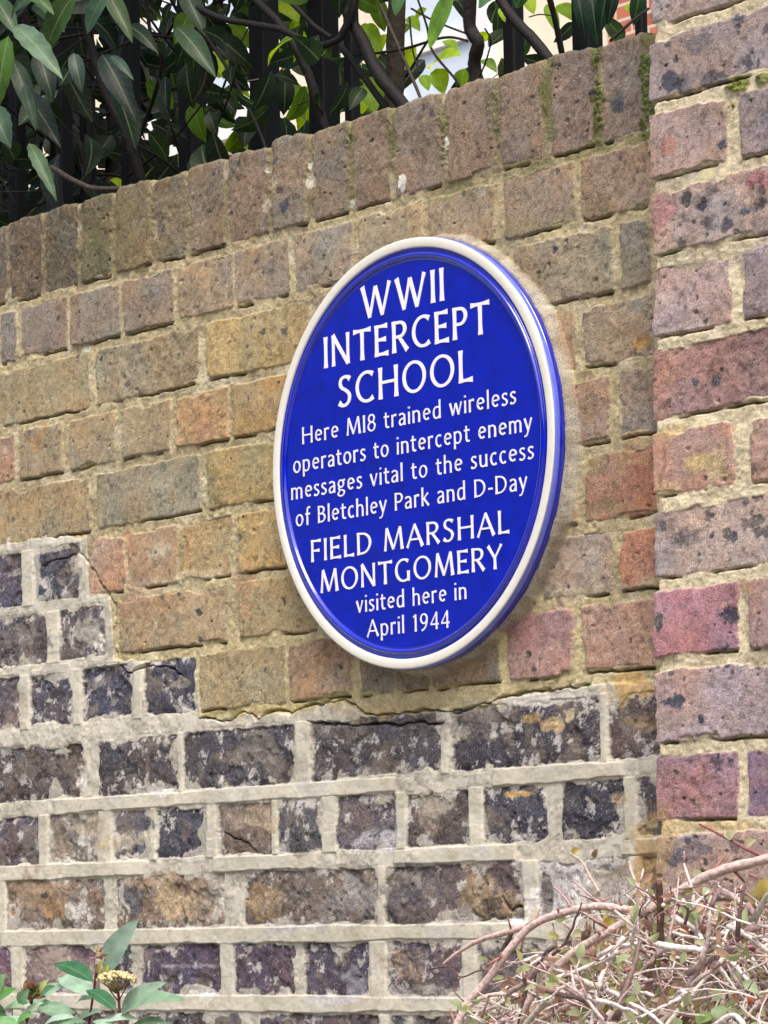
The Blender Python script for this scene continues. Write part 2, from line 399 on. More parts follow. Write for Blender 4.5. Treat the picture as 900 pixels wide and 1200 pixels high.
# coping: bricks on edge
cj = [at_z(q, 2.33) for q in COPING_J]
for i in range(len(cj)-1):
    g = .0045 if i < 8 else .0055
    BR.append(dict(x0=cj[i]+g, x1=cj[i+1]-g, z0=ZB[0], z1=2.46, c=COPING_C[i], st='c', sp=3))
x = cj[0]
while x > XL:
    BR.append(dict(x0=x-.068, x1=x-.005, z0=ZB[0], z1=2.46, c=(95, 84, 68), st='c', sp=2)); x -= .073
BR.append(dict(x0=cj[-1]+.008, x1=cj[-1]+.075, z0=ZB[0], z1=2.46, c=(120, 106, 96), st='c', sp=2))

PY = -.05
PBR = []
prow = []
for k, lst in enumerate(PIER):
    z0 = PZ[k]; z1 = (PZ[k-1] if k else PZ[0]+.0765)-.0135
    zm = (z0+z1)/2
    l2 = [dict(x0=at_z(a, zm, PY), x1=at_z(b, zm, PY), z0=z0, z1=z1, c=c, st='p', sp=sp) for (a, b, c, sp) in lst]
    prow.append((z0, z1, l2, l2[0]['x0']-.005, .86, 'u', (.215,) if k % 2 else (.103,), .012))
z = PZ[-1]-.0135; k = 0
while z > .05:
    prow.append((z-.064, z, [], .366-.01*(1.4-z)/1.4, .86, 'u', (.215,) if k % 2 == 0 else (.103,), .012)); z -= .0775; k += 1
z = PZ[0]+.0765; k = 0
for _ in range(4):
    prow.append((z, z+.064, [], .395, .86, 'u', (.215,) if k % 2 == 0 else (.103,), .012)); z += .0775; k += 1
PTOP = z
for r in prow:      # pier bricks: the rows must not run on to the left
    if r[2]:
        pass
PBR = []
for (z0, z1, lst, xl, xr, st, sizes, gap) in prow:
    PBR += resolve([(z0, z1, lst, (lst[0]['x0']-.001 if lst else xl), xr, st, sizes, gap)])
PBR = [b for b in PBR if b['x1'] > .36+0*b['x0'] and b['x0'] > .345]
for b in PBR: b['st'] = 'p'

# ------------------------------------------------------------------ masonry as a height field over the wall face
PY0 = .0140                      # the plaque is a shallow dish, its rim about 26 mm proud
_c = np.array([0, -.0424, 1.98992]); _t = (-.0424+PY0-CAM[1])/(_c[1]-CAM[1]); _c = CAM+(_c-CAM)*_t
PCX, PCZ, PK = float(_c[0]), float(_c[2]), float(_t)
PRAD = .2278*PK
def pl(pts, y=0.0): return [(at(a, b, y)[0], at(a, b, y)[2]) for a, b in pts]
LOWLINE = pl([(-60, 632), (100, 630), (103, 690), (128, 700), (133, 772), (228, 782), (236, 842), (270, 845), (287, 832), (300, 842), (320, 832), (340, 837), (360, 827), (400, 820), (425, 837), (450, 838), (500, 832), (530, 835), (580, 820), (650, 807), (720, 800), (780, 798)])
CRACKS = [pl([(234, 842), (270, 845), (287, 832), (300, 842), (320, 832), (340, 837), (360, 827), (400, 820), (415, 825), (425, 837), (450, 838), (500, 832), (530, 835), (580, 820), (600, 815), (650, 807), (690, 803)]),
          pl([(135, 765), (138, 775), (150, 790), (170, 781), (195, 780), (213, 792)]),
          pl([(92, 645), (103, 660), (135, 708), (133, 740)]),
          pl([(50, 662), (86, 650)]), pl([(360, 845), (420, 850), (520, 846)]),
          pl([(262, 975), (285, 985), (300, 1000)]), pl([(585, 1050), (600, 1068), (612, 1062)]),
          ]
# stains, lichen, moss, efflorescence, exposed brick bodies: (px, py, rx, ry, colour, strength)
MOSS = (74, 82, 30)
PATCH = [
 (700, 110, 6, 50, MOSS, 1.0), (760, 105, 9, 72, (70, 84, 26), 1.0), (642, 120, 7, 50, (84, 84, 44), .8), (520, 150, 5, 36, MOSS, .45), (580, 125, 8, 30, (80, 82, 42), .45), (459, 160, 6, 30, (86, 84, 46), .7), (412, 175, 6, 30, (92, 88, 54), .6), (409, 150, 5, 15, (70, 76, 36), .7),
 (690, 175, 40, 9, (112, 108, 58), .6), (610, 200, 45, 9, (118, 112, 66), .5), (745, 165, 30, 8, (104, 104, 50), .7), (520, 225, 50, 10, (126, 116, 72), .5), (600, 265, 40, 12, (122, 116, 76), .4), (640, 262, 80, 9, (124, 116, 74), .5), (110, 290, 16, 40, (84, 82, 46), .6), (150, 270, 26, 40, (110, 100, 58), .5),
 (412, 238, 4, 6, (226, 224, 214), 1), (471, 215, 4, 8, (226, 224, 214), 1), (523, 165, 3, 9, (230, 228, 220), 1), (363, 188, 4, 7, (200, 196, 176), .9), (362, 212, 4, 6, (214, 210, 194), .9), (315, 192, 4, 4, (200, 196, 176), .8), (313, 240, 5, 6, (170, 160, 138), .8), (320, 215, 4, 8, (176, 164, 134), .7), (101, 409, 6, 4, (226, 222, 206), .9), (565, 225, 8, 7, (168, 160, 140), .7),
 (722, 119, 7, 11, (66, 70, 78), 1), (333, 242, 6, 8, (62, 64, 72), 1), (262, 288, 2.5, 3, (40, 38, 38), 1), (695, 105, 4, 4, (38, 36, 32), 1),
 (752, 402, 13, 10, (178, 132, 66), .9), (740, 385, 12, 14, (160, 126, 92), .5), (590, 290, 26, 20, (128, 118, 92), .5),
 (720, 310, 40, 10, (150, 140, 104), .4), (700, 545, 40, 14, (150, 140, 96), .6), (690, 600, 50, 9, (136, 120, 84), .6), (720, 690, 50, 8, (170, 156, 122), .7),
 (736, 808, 24, 20, (188, 152, 88), .9), (750, 845, 16, 10, (140, 110, 72), .6), (622, 842, 14, 6, (172, 142, 96), .9), (650, 848, 13, 9, (184, 158, 114), .9), (668, 838, 8, 10, (196, 178, 140), .9), (560, 838, 40, 6, (130, 120, 112), .8), (565, 850, 32, 22, (104, 98, 94), .5), (752, 850, 12, 14, (150, 130, 104), .5),
 (610, 930, 22, 5, (196, 160, 96), 1), (728, 935, 10, 10, (160, 140, 110), .7), (515, 940, 22, 12, (180, 172, 158), .8), (500, 950, 14, 22, (150, 136, 116), .6), (590, 860, 12, 14, (84, 80, 84), .6),
 (756, 1000, 12, 46, (178, 140, 82), .8), (745, 975, 20, 12, (176, 162, 128), .6),
 (300, 880, 22, 30, (124, 116, 106), .55), (350, 905, 16, 10, (170, 162, 146), .6), (440, 905, 40, 6, (150, 142, 130), .5), (395, 860, 30, 8, (120, 112, 106), .5), (60, 900, 40, 12, (110, 98, 86), .5), (95, 915, 8, 12, (214, 208, 196), .9), (185, 925, 20, 6, (200, 196, 190), .8), (10, 880, 20, 8, (60, 58, 62), .6),
 (105, 975, 22, 22, (168, 152, 128), .7), (97, 985, 6, 10, (214, 210, 202), .9), (155, 985, 20, 12, (196, 186, 166), .8), (165, 962, 20, 10, (66, 66, 80), .9), (125, 990, 12, 8, (176, 154, 112), .7), (300, 960, 26, 16, (170, 150, 122), .8), (275, 985, 16, 12, (98, 84, 72), .8), (440, 985, 26, 14, (190, 186, 190), .6), (420, 960, 20, 14, (112, 96, 90), .6), (360, 1000, 16, 4, (60, 58, 58), .5),
 (55, 1045, 40, 24, (160, 132, 98), .6), (60, 1065, 22, 10, (160, 122, 80), .7), (95, 1065, 16, 12, (206, 200, 192), .95), (112, 1050, 12, 18, (124, 96, 78), .8), (30, 1040, 16, 10, (150, 128, 100), .6), (65, 1030, 16, 5, (206, 198, 184), .9), (50, 1050, 4, 4, (60, 48, 40), 1),
 (150, 1050, 12, 22, (214, 210, 204), .8), (158, 1055, 10, 20, (74, 72, 78), .9), (185, 1030, 40, 10, (150, 126, 98), .7), (205, 1055, 26, 22, (176, 152, 114), .8), (240, 1050, 14, 24, (138, 122, 108), .6), (255, 1045, 14, 26, (190, 184, 172), .7),
 (310, 1055, 22, 26, (158, 130, 92), .7), (360, 1045, 32, 24, (112, 102, 96), .6), (415, 1050, 26, 26, (150, 146, 142), .6), (430, 1075, 14, 8, (70, 66, 68), .7), (345, 1085, 44, 6, (170, 166, 160), .7),
 (480, 1050, 26, 30, (84, 80, 86), .7), (470, 1030, 20, 8, (158, 150, 136), .6), (560, 1045, 24, 24, (156, 132, 96), .65), (592, 1062, 20, 18, (156, 130, 94), .6), (575, 1060, 10, 10, (70, 58, 48), .9), (540, 1075, 16, 10, (150, 144, 136), .8), (600, 1080, 14, 6, (226, 224, 220), .9), (500, 1075, 24, 10, (96, 82, 72), .7),
 (670, 1050, 40, 26, (222, 218, 214), .8), (640, 1045, 6, 24, (80, 74, 70), .8), (715, 1040, 20, 20, (160, 150, 140), .6), (720, 1022, 20, 6, (150, 140, 120), .7),
 (60, 1130, 26, 20, (150, 128, 120), .7), (90, 1140, 26, 20, (178, 158, 138), .6), (95, 1120, 16, 10, (116, 88, 98), .7), (215, 1132, 32, 3, (176, 172, 178), .5), (245, 1165, 10, 8, (200, 198, 200), .7), (415, 1150, 16, 20, (160, 158, 168), .55), (400, 1172, 30, 5, (190, 188, 192), .6), (470, 1130, 24, 16, (150, 126, 100), .6), (490, 1120, 16, 12, (70, 62, 72), .7), (500, 1165, 40, 8, (170, 166, 158), .7),
 (25, 745, 22, 14, (110, 104, 102), .5), (100, 745, 22, 20, (190, 184, 170), .6), (118, 760, 10, 16, (206, 200, 188), .8), (50, 755, 16, 10, (70, 66, 66), .7), (85, 665, 6, 20, (150, 142, 128), .6), (20, 670, 16, 4, (180, 172, 150), .6), (215, 800, 14, 6, (170, 160, 140), .6), (110, 800, 12, 6, (150, 146, 140), .6), (20, 815, 12, 16, (128, 112, 98), .5),
 (205, 680, 70, 8, (206, 194, 156), .5), (190, 645, 12, 8, (214, 206, 180), .4), (150, 632, 8, 16, (176, 120, 88), .6), (290, 690, 12, 30, (160, 116, 80), .5), (160, 700, 20, 30, (150, 104, 88), .4), (330, 831, 70, 6, (180, 164, 104), .6), (400, 816, 40, 6, (172, 158, 104), .5), (270, 833, 40, 6, (184, 166, 106), .6), (620, 735, 30, 26, (160, 104, 108), .5), (660, 735, 14, 26, (140, 104, 110), .5),
 (480, 830, 60, 10, (170, 150, 100), .5), (640, 820, 60, 7, (196, 190, 180), .8), (560, 822, 30, 10, (170, 156, 120), .6), (690, 480, 6, 30, (148, 122, 84), .6), (745, 560, 20, 40, (150, 86, 66), .4), (700, 590, 20, 8, (120, 96, 66), .5),
 (220, 485, 30, 10, (168, 124, 80), .5), (240, 510, 14, 16, (170, 124, 88), .6), (45, 515, 12, 10, (170, 128, 74), .6), (300, 495, 26, 12, (164, 128, 70), .6), (90, 510, 12, 20, (166, 130, 80), .4),
]
PPATCH = [  # pier
 (805, 95, 12, 10, (108, 102, 104), .8), (818, 50, 10, 9, (104, 98, 102), .8), (785, 98, 8, 11, (62, 62, 76), 1), (868, 22, 6, 5, (64, 66, 84), 1), (832, 95, 14, 8, (72, 70, 78), .8), (784, 53, 4, 5, (70, 68, 74), .9),
 (862, 102, 9, 8, (104, 112, 30), 1), (858, 125, 4, 22, (96, 106, 28), 1), (895, 92, 6, 4, (110, 116, 40), .9), (890, 210, 16, 12, (156, 88, 100), .7), (772, 250, 14, 20, (160, 96, 106), .6), (785, 172, 8, 10, (166, 110, 96), .7), (873, 248, 7, 8, (74, 72, 82), 1), (835, 222, 5, 6, (86, 82, 88), .8),
 (800, 208, 40, 4, (196, 186, 160), .7), (830, 203, 12, 7, (190, 182, 140), .8), (780, 300, 10, 6, (120, 122, 84), .6), (800, 312, 20, 5, (132, 130, 92), .5),
 (822, 540, 16, 14, (206, 176, 122), .95), (838, 545, 12, 18, (200, 176, 130), .7), (790, 570, 16, 5, (196, 164, 118), .8), (850, 505, 10, 6, (176, 120, 90), .6), (790, 505, 24, 6, (190, 160, 110), .7),
 (793, 822, 9, 9, (62, 66, 82), 1), (805, 630, 14, 10, (112, 102, 104), .8), (858, 628, 5, 6, (66, 68, 82), 1), (895, 623, 6, 7, (74, 74, 84), .9), (785, 850, 20, 10, (158, 134, 118), .5), (780, 440, 16, 12, (158, 112, 88), .5), (815, 448, 5, 7, (70, 64, 74), 1), (838, 447, 5, 8, (64, 60, 70), 1), (850, 412, 30, 10, (136, 96, 92), .5), (880, 690, 10, 8, (176, 130, 96), .6),
 (800, 1005, 12, 10, (100, 94, 108), .7), (825, 995, 8, 6, (92, 88, 102), .7), (790, 1010, 8, 8, (76, 74, 88), .8), (775, 990, 8, 40, (180, 150, 96), .6), (830, 968, 60, 6, (192, 166, 112), .7), (795, 700, 20, 10, (162, 100, 112), .5), (890, 930, 10, 10, (96, 80, 110), .6), (880, 300, 20, 20, (130, 112, 116), .5),
]

def field(X, Z, bricks, pier):
    sh = X.shape
    xs = X[0]; zs = Z[:, 0]
    lowz = np.interp(xs, [p[0] for p in LOWLINE], [p[1] for p in LOWLINE])
    low = np.zeros(sh) if pier else ss(-.0015, .0015, (lowz[None, :]+fbm(X, Z, .012, 2, 71)*.002)-Z)
    # warped coordinates give the bricks uneven arrises
    wamp = 1+low*.15
    Xw = X+(fbm(X, Z, .03, 3, 1)*.0016+fbm(X, Z, .007, 2, 5)*.0007)*wamp
    Zw = Z+(fbm(X, Z, .03, 3, 2)*.0013+fbm(X, Z, .007, 2, 6)*.0006)*wamp
    Dm = np.full(sh, -1.0); ID = np.zeros(sh, int); Gr = np.zeros(sh)
    TONE = {'u': (.90, np.array([40, 41, 36])), 'p': (.90, np.array([44, 42, 42])), 'c': (1.0, 12), 'l': (.92, np.array([18, 18, 24]))}
    cols = np.array([lin(np.array(b['c'])*TONE[b['st']][0]+TONE[b['st']][1]) for b in bricks]+[lin((150, 138, 110))])
    n = len(bricks)
    up_k = np.array([b['st'] == 'u' for b in bricks]+[False])
    if up_k.any() and not pier: cols[up_k] = mix(cols[up_k], lin((172, 154, 120)), .16)
    for i, b in enumerate(bricks):
        m = .02
        i0, i1 = np.searchsorted(xs, [b['x0']-m, b['x1']+m]); j0, j1 = np.searchsorted(zs, [b['z0']-m, b['z1']+m])
        if i1-i0 < 1 or j1-j0 < 1: continue
        sl = (slice(j0, j1), slice(i0, i1))
        r = .0035 if b['st'] != 'l' else .005
        cx, cz = (b['x0']+b['x1'])/2, (b['z0']+b['z1'])/2
        tilt = rng.uniform(-.012, .012)
        qx = np.abs(Xw[sl]-cx)-((b['x1']-b['x0'])/2-r); qz = np.abs(Zw[sl]-cz-(X[sl]-cx)*tilt)-((b['z1']-b['z0'])/2-r)
        d = -(np.hypot(np.maximum(qx, 0), np.maximum(qz, 0))+np.minimum(np.maximum(qx, qz), 0)-r)
        up_ = d > Dm[sl]
        Dm[sl] = np.where(up_, d, Dm[sl]); ID[sl] = np.where(up_, i, ID[sl])
        # crevice under the brick where the joint has weathered back
        db = b['z0']+(X[sl]-cx)*tilt-Zw[sl]; inx = (qx < r-.002)
        msk = ss(-.3, .15, fbm(X[sl], Z[sl]*0+i*.37, .05, 4, 9))*(.6+.4*ss(-.2, .3, fbm(X[sl], Z[sl], .008, 2, 8)))
        Gr[sl] = np.maximum(Gr[sl], inx*np.exp(-((db-.0011)/.0013)**2)*msk)
    # per-brick numbers
    st = np.array([b['st'] for b in bricks]); isl = (st == 'l')
    off = rng.uniform(-.0015, .0015, n); tx = rng.uniform(-.012, .012, n); tz = rng.uniform(-.018, .018, n)
    gx = rng.uniform(-1, 1, n); cxs = np.array([(b['x0']+b['x1'])/2 for b in bricks]); czs = np.array([(b['z0']+b['z1'])/2 for b in bricks])
    L = isl[ID].astype(float)
    Dm = Dm-.005*ss(.35, .8, fbm(X, Z, .04, 3, 15))*ss(.012, .0, Dm)
    inb = ss(-.0005, .0007, Dm)
    # ---- height
    bump_k = rng.uniform(.35, 1.5, n)
    rough = fbm(X, Z, .012, 4, 11)*.0007*bump_k[ID]+fbm(X, Z, .05, 2, 12)*.0009
    lr = fbm(X, Z, .022, 4, 13); chip = ss(.25, .75, fbm(X, Z, .03, 4, 14))
    hb = off[ID]+(X-cxs[ID])*tx[ID]+(Z-czs[ID])*tz[ID]+rough+L*(lr*.0015-chip*.0026-.0004)
    hb = hb-.0007*(1-ss(0, .0028, Dm))**2-(.0012*L)*(1-ss(0, .008, Dm))
    mort_n = fbm(X, Z, .018, 4, 21); fine = fbm(X, Z, .005, 3, 22)
    hm = -.0018+mort_n*.0011+fine*.0006
    if pier: hm = hm+.0006
    if not pier: hm = hm+.0011*ss(2.268, 2.29, Z)
    hm = hm-Gr*.013*(1-low)
    # old work: smeared cement pointing with struck, slightly proud ribbons
    hml = -.0004+mort_n*.0009+fine*.0003
    rib = np.zeros(sh)
    if not pier:
        edge_w = fbm(X, Z*.2, .09, 3, 33)*.0018+fbm(X, Z*.3, .02, 2, 34)*.0006
        beds = [(ZB[7]-.029, ZB[7]-.008, -.37)]+[(ZB[q]-.0185, ZB[q]-.001, -9) for q in range(8, 12)]
        zz = ZB[11]-.078
        while zz > .05: beds.append((zz-.0185, zz-.001, -9)); zz -= .078
        for q, (a, b_, xm) in enumerate(beds):
            e = np.minimum(Z+edge_w-a, b_+edge_w*.6-Z)
            brk = ss(-.42, -.34, fbm(X, Z*.25+q*3.1, .16, 4, 40)) if q else 0.0
            rib = np.maximum(rib, ss(0, .0007, e)*brk)
        rib *= low
        olds = sorted([b for b in bricks if b['st'] == 'l'], key=lambda b: (round(b['z0'], 3), b['x0']))
        for a, b_ in zip(olds[:-1], olds[1:]):          # upright strips of the same pointing
            if abs(a['z0']-b_['z0']) > .002 or b_['x0']-a['x1'] > .03 or rng.rand() < .2: continue
            g0, g1 = a['x1']+.0015, b_['x0']-.0015
            i0, i1 = np.searchsorted(xs, [g0-.004, g1+.004]); j0, j1 = np.searchsorted(zs, [a['z0']-.002, a['z1']+.001])
            if i1-i0 < 2 or j1-j0 < 2: continue
            sl = (slice(j0, j1), slice(i0, i1)); wob = fbm(X[sl]*.2+g0*9, Z[sl], .03, 3, 46)*.0014
            rib[sl] = np.maximum(rib[sl], ss(0, .0008, np.minimum(X[sl]+wob-g0, g1+wob*.4-X[sl]))*.75)
        # upright ribbons between the dark bricks
        per = ss(.0025, .0042, -Dm)*low*ss(-.1, .3, fbm(X, Z, .03, 2, 45)+.25)
        hml = hml+per*.0006
    hm = mix(hm, hml, low)
    h = mix(hm, hb, inb)
    smear = low*ss(.22, .42, fbm(X, Z, .034, 5, 51, .5)-ss(0, .020, Dm)*.75+.02)*(1-rib)
    h = mix(h, np.maximum(h, .0002+mort_n*.0006), smear*.7)
    h = mix(h, .0019+fine*.0002+mort_n*.0004+fbm(X, Z*0+np.round(Z/.078), .3, 2, 41)*.0006, rib)
    # ---- colour
    C = cols[np.minimum(ID, n)].copy()
    big = fbm(X, Z, .06, 3, 61); med = fbm(X, Z, .018, 4, 62); grain = fbm(X, Z, .0042, 3, 63)
    C *= (1+big*.13+med*.07+grain*.20+((X-cxs[ID])*gx[ID]*1.1))[..., None]
    hue = fbm(X, Z, .045, 3, 64)
    C *= np.stack([1+hue*.09, 1-hue*.015, 1-hue*.13], -1)
    # brick faces: worn pale arrises and tiny light and dark grains
    lightg = ss(.55, .95, fbm(X, Z, .006, 2, 65)); darkg = ss(.55, .9, fbm(X, Z, .007, 2, 66))
    C = mix(C, lin((190, 176, 150)), (lightg*.22*(1-.5*L))[..., None]); C = mix(C, C*.38, (darkg*.55)[..., None])
    # sooty bricks: bare patches and pale bloom
    bl = ss(.25, .8, fbm(X, Z, .035, 4, 67))*L
    C = mix(C, lin((136, 124, 112)), (bl*.6)[..., None])
    bl2 = ss(.24, .48, fbm(X, Z, .016, 6, 68, .72)+.30*(1-ss(0, .012, Dm))-.14)*L
    C = mix(C, lin((214, 210, 204)), (bl2*.75)[..., None])
    dk = ss(.1, .7, fbm(X, Z, .05, 3, 69))*L
    C = mix(C, C*.6, (dk*.4)[..., None])
    hole = np.zeros(sh)
    def stamp(x, z, rx, rz, f):
        m = 2.0
        i0, i1 = np.searchsorted(xs, [x-rx*m, x+rx*m]); j0, j1 = np.searchsorted(zs, [z-rz*m, z+rz*m])
        if i1-i0 < 1 or j1-j0 < 1: return
        sl = (slice(j0, j1), slice(i0, i1))
        d = np.hypot((X[sl]-x)/rx, (Z[sl]-z)/rz)
        f(sl, d)
    for i, b in enumerate(bricks):
        if b['x1'] < -.95 or b['z1'] < 1.3: continue
        area = (b['x1']-b['x0'])*(b['z1']-b['z0'])/.0065
        for _ in range(int(area*b['sp']*(1.3 if pier else .7))+rng.randint(0, 2)):
            x = rng.uniform(b['x0'], b['x1']); z = rng.uniform(b['z0'], min(b['z1'], 2.38)); rr = .0012+rng.rand()**3*(.008 if pier else .0045)
            k = rng.uniform(.6, 1); dc = lin((70+rng.randint(-12, 14),)*2+(78,))
            def f(sl, d):
                a = ss(1.1, .6, d+fbm(X[sl], Z[sl], .004, 2, 80)*.35)*k*inb[sl]
                C[sl] = mix(C[sl], dc, a[..., None]); hole[sl] = np.maximum(hole[sl], a*rng.uniform(0, .6))
            stamp(x, z, rr*rng.uniform(.7, 1.4), rr, f)
        for _ in range(int(area*rng.choice([0, 1, 2, 3, 7]))):
            x = rng.uniform(b['x0'], b['x1']); z = rng.uniform(b['z0'], min(b['z1'], 2.38)); rr = .0011+rng.rand()**2*.0018
            def f(sl, d):
                hole[sl] = np.maximum(hole[sl], ss(1.2, .4, d)*inb[sl])
            stamp(x, z, rr*rng.uniform(.8, 1.6), rr, f)
    h = h-hole*.0028
    # mortar colours
    mu_ = lin((178, 165, 130)) if not pier else lin((204, 192, 162))
    ml_ = lin((182, 177, 163))
    MC = mix(np.broadcast_to(mu_, sh+(3,)), ml_, low[..., None]).copy()
    if not pier:
        cope = ss(2.268, 2.29, Z)
        MC = mix(MC, lin((126, 114, 88)), (cope*.9)[..., None])
        yb = ss(1.90, 1.78, Z)*(1-low)
        MC = mix(MC, lin((212, 198, 148)), (yb*.5*ss(.4, .15, X))[..., None])
    MC *= (1+fbm(X, Z, .03, 3, 91)*.13+fine*.14+fbm(X, Z, .0035, 2, 92)*.12)[..., None]
    MC = mix(MC, MC*np.array([.62, .6, .55]), (ss(.15, .8, fbm(X, Z, .025, 4, 93))*(.55-.15*low))[..., None])
    MC = mix(MC, lin((214, 206, 184)), (ss(.4, .9, fbm(X, Z, .04, 3, 94))*.35)[..., None])
    C = mix(MC, C, inb[..., None])
    C = mix(C, mix(MC, lin((216, 210, 198)), .45), (smear*.75)[..., None])
    RC = np.broadcast_to(lin((190, 185, 168)), sh+(3,))*(1+fbm(X, Z*2, .05, 4, 95)*.16+fine*.05)[..., None]
    RC = mix(RC, lin((186, 184, 178)), (ss(.2, .8, fbm(X, Z*2.5, .07, 3, 96))*.6)[..., None])
    RC = mix(RC, lin((168, 158, 134)), (ss(.5, .9, fbm(X, Z, .016, 3, 97))*.5)[..., None])
    C = mix(C, RC, rib[..., None])
    # cracks
    for pts in (CRACKS if not pier else []):
        P = np.array(pts)
        i0, i1 = np.searchsorted(xs, [P[:, 0].min()-.01, P[:, 0].max()+.01]); j0, j1 = np.searchsorted(zs, [P[:, 1].min()-.01, P[:, 1].max()+.01])
        sl = (slice(j0, j1), slice(i0, i1)); xx = X[sl]+fbm(X[sl], Z[sl], .012, 3, 98)*.002; zz = Z[sl]+fbm(X[sl], Z[sl], .012, 3, 99)*.002
        dmin = np.full(xx.shape, 9.)
        for a, b_ in zip(P[:-1], P[1:]):
            ab = b_-a; t = np.clip(((xx-a[0])*ab[0]+(zz-a[1])*ab[1])/(ab@ab), 0, 1)
            dmin = np.minimum(dmin, np.hypot(xx-a[0]-t*ab[0], zz-a[1]-t*ab[1]))
        wd = .0011+.0007*fbm(xx, zz, .02, 2, 100)
        a = ss(1.6, .4, dmin/np.maximum(wd, .0006))
        h[sl] = h[sl]-a*.008
    # stains
    for (px, py, rx, ry, cc, al) in (PPATCH if pier else PATCH):
        p = at(px, py, PY if pier else 0)
        s2 = (np.linalg.norm(p-CAM))/F_PX
        cl = lin(np.array(cc)*.88+26)
        def f(sl, d):
            nn = fbm(X[sl], Z[sl], .022, 6, 110, .65)*.8
            a = ss(1.1, .75, d+nn)*al
            C[sl] = mix(C[sl], cl*(1+grain[sl]*.25+med[sl]*.15)[..., None], a[..., None])
            if cc[1] > cc[0] and cc[2] < 60: h[sl] = h[sl]+a*(.002+.0015*fbm(X[sl], Z[sl], .004, 2, 112))
        stamp(p[0], p[2], rx*s2/.62, ry*s2*1.02, f)
    # green growth low on the coping joints near the pier and in the shade at the top left
    if not pier:
        gm = ss(.1, .7, fbm(X, Z, .05, 4, 120)+.3)*ss(2.24, 2.30, Z)*(1-inb)*ss(-.6, .2, X)
        C = mix(C, lin((92, 94, 46)), (gm*.6)[..., None])
        # cement collar bedded round the plaque
        dx, dz = X-PCX, Z-PCZ; rr = np.hypot(dx, dz); an = np.arctan2(dz, dx)
        outer = .2335+.006*np.cos(an+.35)+fbm(np.cos(an)*.3, np.sin(an)*.3, .08, 3, 130)*.004
        a = ss(outer, outer-.003, rr)
        hc = .012*ss(outer+.002, .230, rr)+mort_n*.0006+fine*.0004
        h = mix(h, np.maximum(h, hc), a)
        CC = lin((172, 165, 150))*(1+mort_n*.12+fine*.12+grain*.1)[..., None]
        CC = mix(CC, lin((140, 128, 104)), (ss(.1, .8, fbm(X, Z, .02, 3, 131))*.6)[..., None])
        C = mix(C, CC, (a*.92)[..., None])
    G_ = mix(.7 if pier else mix(.75, .45, low), 1.0, inb)
    G_ = mix(G_, .3, rib) if not pier else G_
    return h, np.concatenate([np.clip(C, .004, .9), G_[..., None]], -1), (inb if pier else low)

def grid_faces(nr, nc, keep=None):
    i = np.arange(nr*nc).reshape(nr, nc)
    q = np.stack([i[:-1, :-1], i[:-1, 1:], i[1:, 1:], i[1:, :-1]], -1)
    return q.reshape(-1, 4)

wall = empty('brick_wall', (0, .1, 0), 'long weathered garden wall of yellow stock bricks over old sooty courses, topped by bricks on edge', 'wall')
xs = np.concatenate([np.arange(XL, -.862, .008), np.arange(-.862, .45, .0016)])
zs = np.concatenate([np.arange(0, 1.36, .008), np.arange(1.36, 2.3785, .0009)])
X, Z = np.meshgrid(xs, zs)
H, C, LOW = field(X, Z, BR, False)
# coping: every brick on edge ends a little higher or lower and its joints dip
cop = [b for b in BR if b['st'] == 'c']
top = np.full(len(xs), 2.374)
for b in cop:
    k = (xs > b['x0']-.003) & (xs < b['x1']+.003)
    t = np.clip((xs[k]-b['x0'])/(b['x1']-b['x0']), 0, 1)
    top[k] = 2.3795+rng.uniform(-.003, .0025)+.0008*np.sin(np.pi*t)+(t-.5)*rng.uniform(-.005, .005)-.0016*(1-ss(0, .10, t)*ss(1, .90, t))
top += fbm(xs, xs*0, .012, 2, 200)*.0012
kz = ss(2.30, 2.3785, Z)
Zt = Z+kz*(top[None, :]-.006-2.3785)
V0 = np.stack([X, -H, Zt], -1)
# rounded front arris, top face and back face of the wall
hl = H[-1]; ex = []; exc = []
for a in np.linspace(.15, 1, 7):
    an = a*math.pi/2
    y = -hl+.005*(1-math.cos(an)); zz = top-.006+.006*math.sin(an)+fbm(xs, xs*0+a*.05, .01, 2, 201)*.0006*a
    ex.append(np.stack([xs, y, zz], -1)); exc.append(C[-1]*np.array([.9, .92, .85, 1]))
for y in (.03, .07, .12, .17, .205):
    ex.append(np.stack([xs, np.full_like(xs, y), top+fbm(xs, xs*0+y, .03, 3, 202)*.002], -1)); exc.append(C[-1]*np.array([.8, .85, .7, 1]))
for zz in (2.36, 2.0, 1.5, 1.0, .5, 0):
    ex.append(np.stack([xs, np.full_like(xs, .215), np.full_like(xs, zz)], -1)); exc.append(C[-1]*.9)
def piece(name, V, Cc, rows_sl, label=None):
    v = V[rows_sl]; c = Cc[rows_sl]; nr, nc = v.shape[:2]
    o = link(name, mesh_np(name, v.reshape(-1, 3), grid_faces(nr, nc), c.reshape(-1, 4)), M_BRICK, wall)
    if label: o['label'] = label
    return o
VA = np.concatenate([V0, np.array(ex)], 0); CA = np.concatenate([C, np.array(exc)], 0)
jc = int(np.searchsorted(zs, ZB[0]-.004))
piece('coping', VA, CA, slice(jc, VA.shape[0]), 'coping of bricks stood on edge with mossy joints')
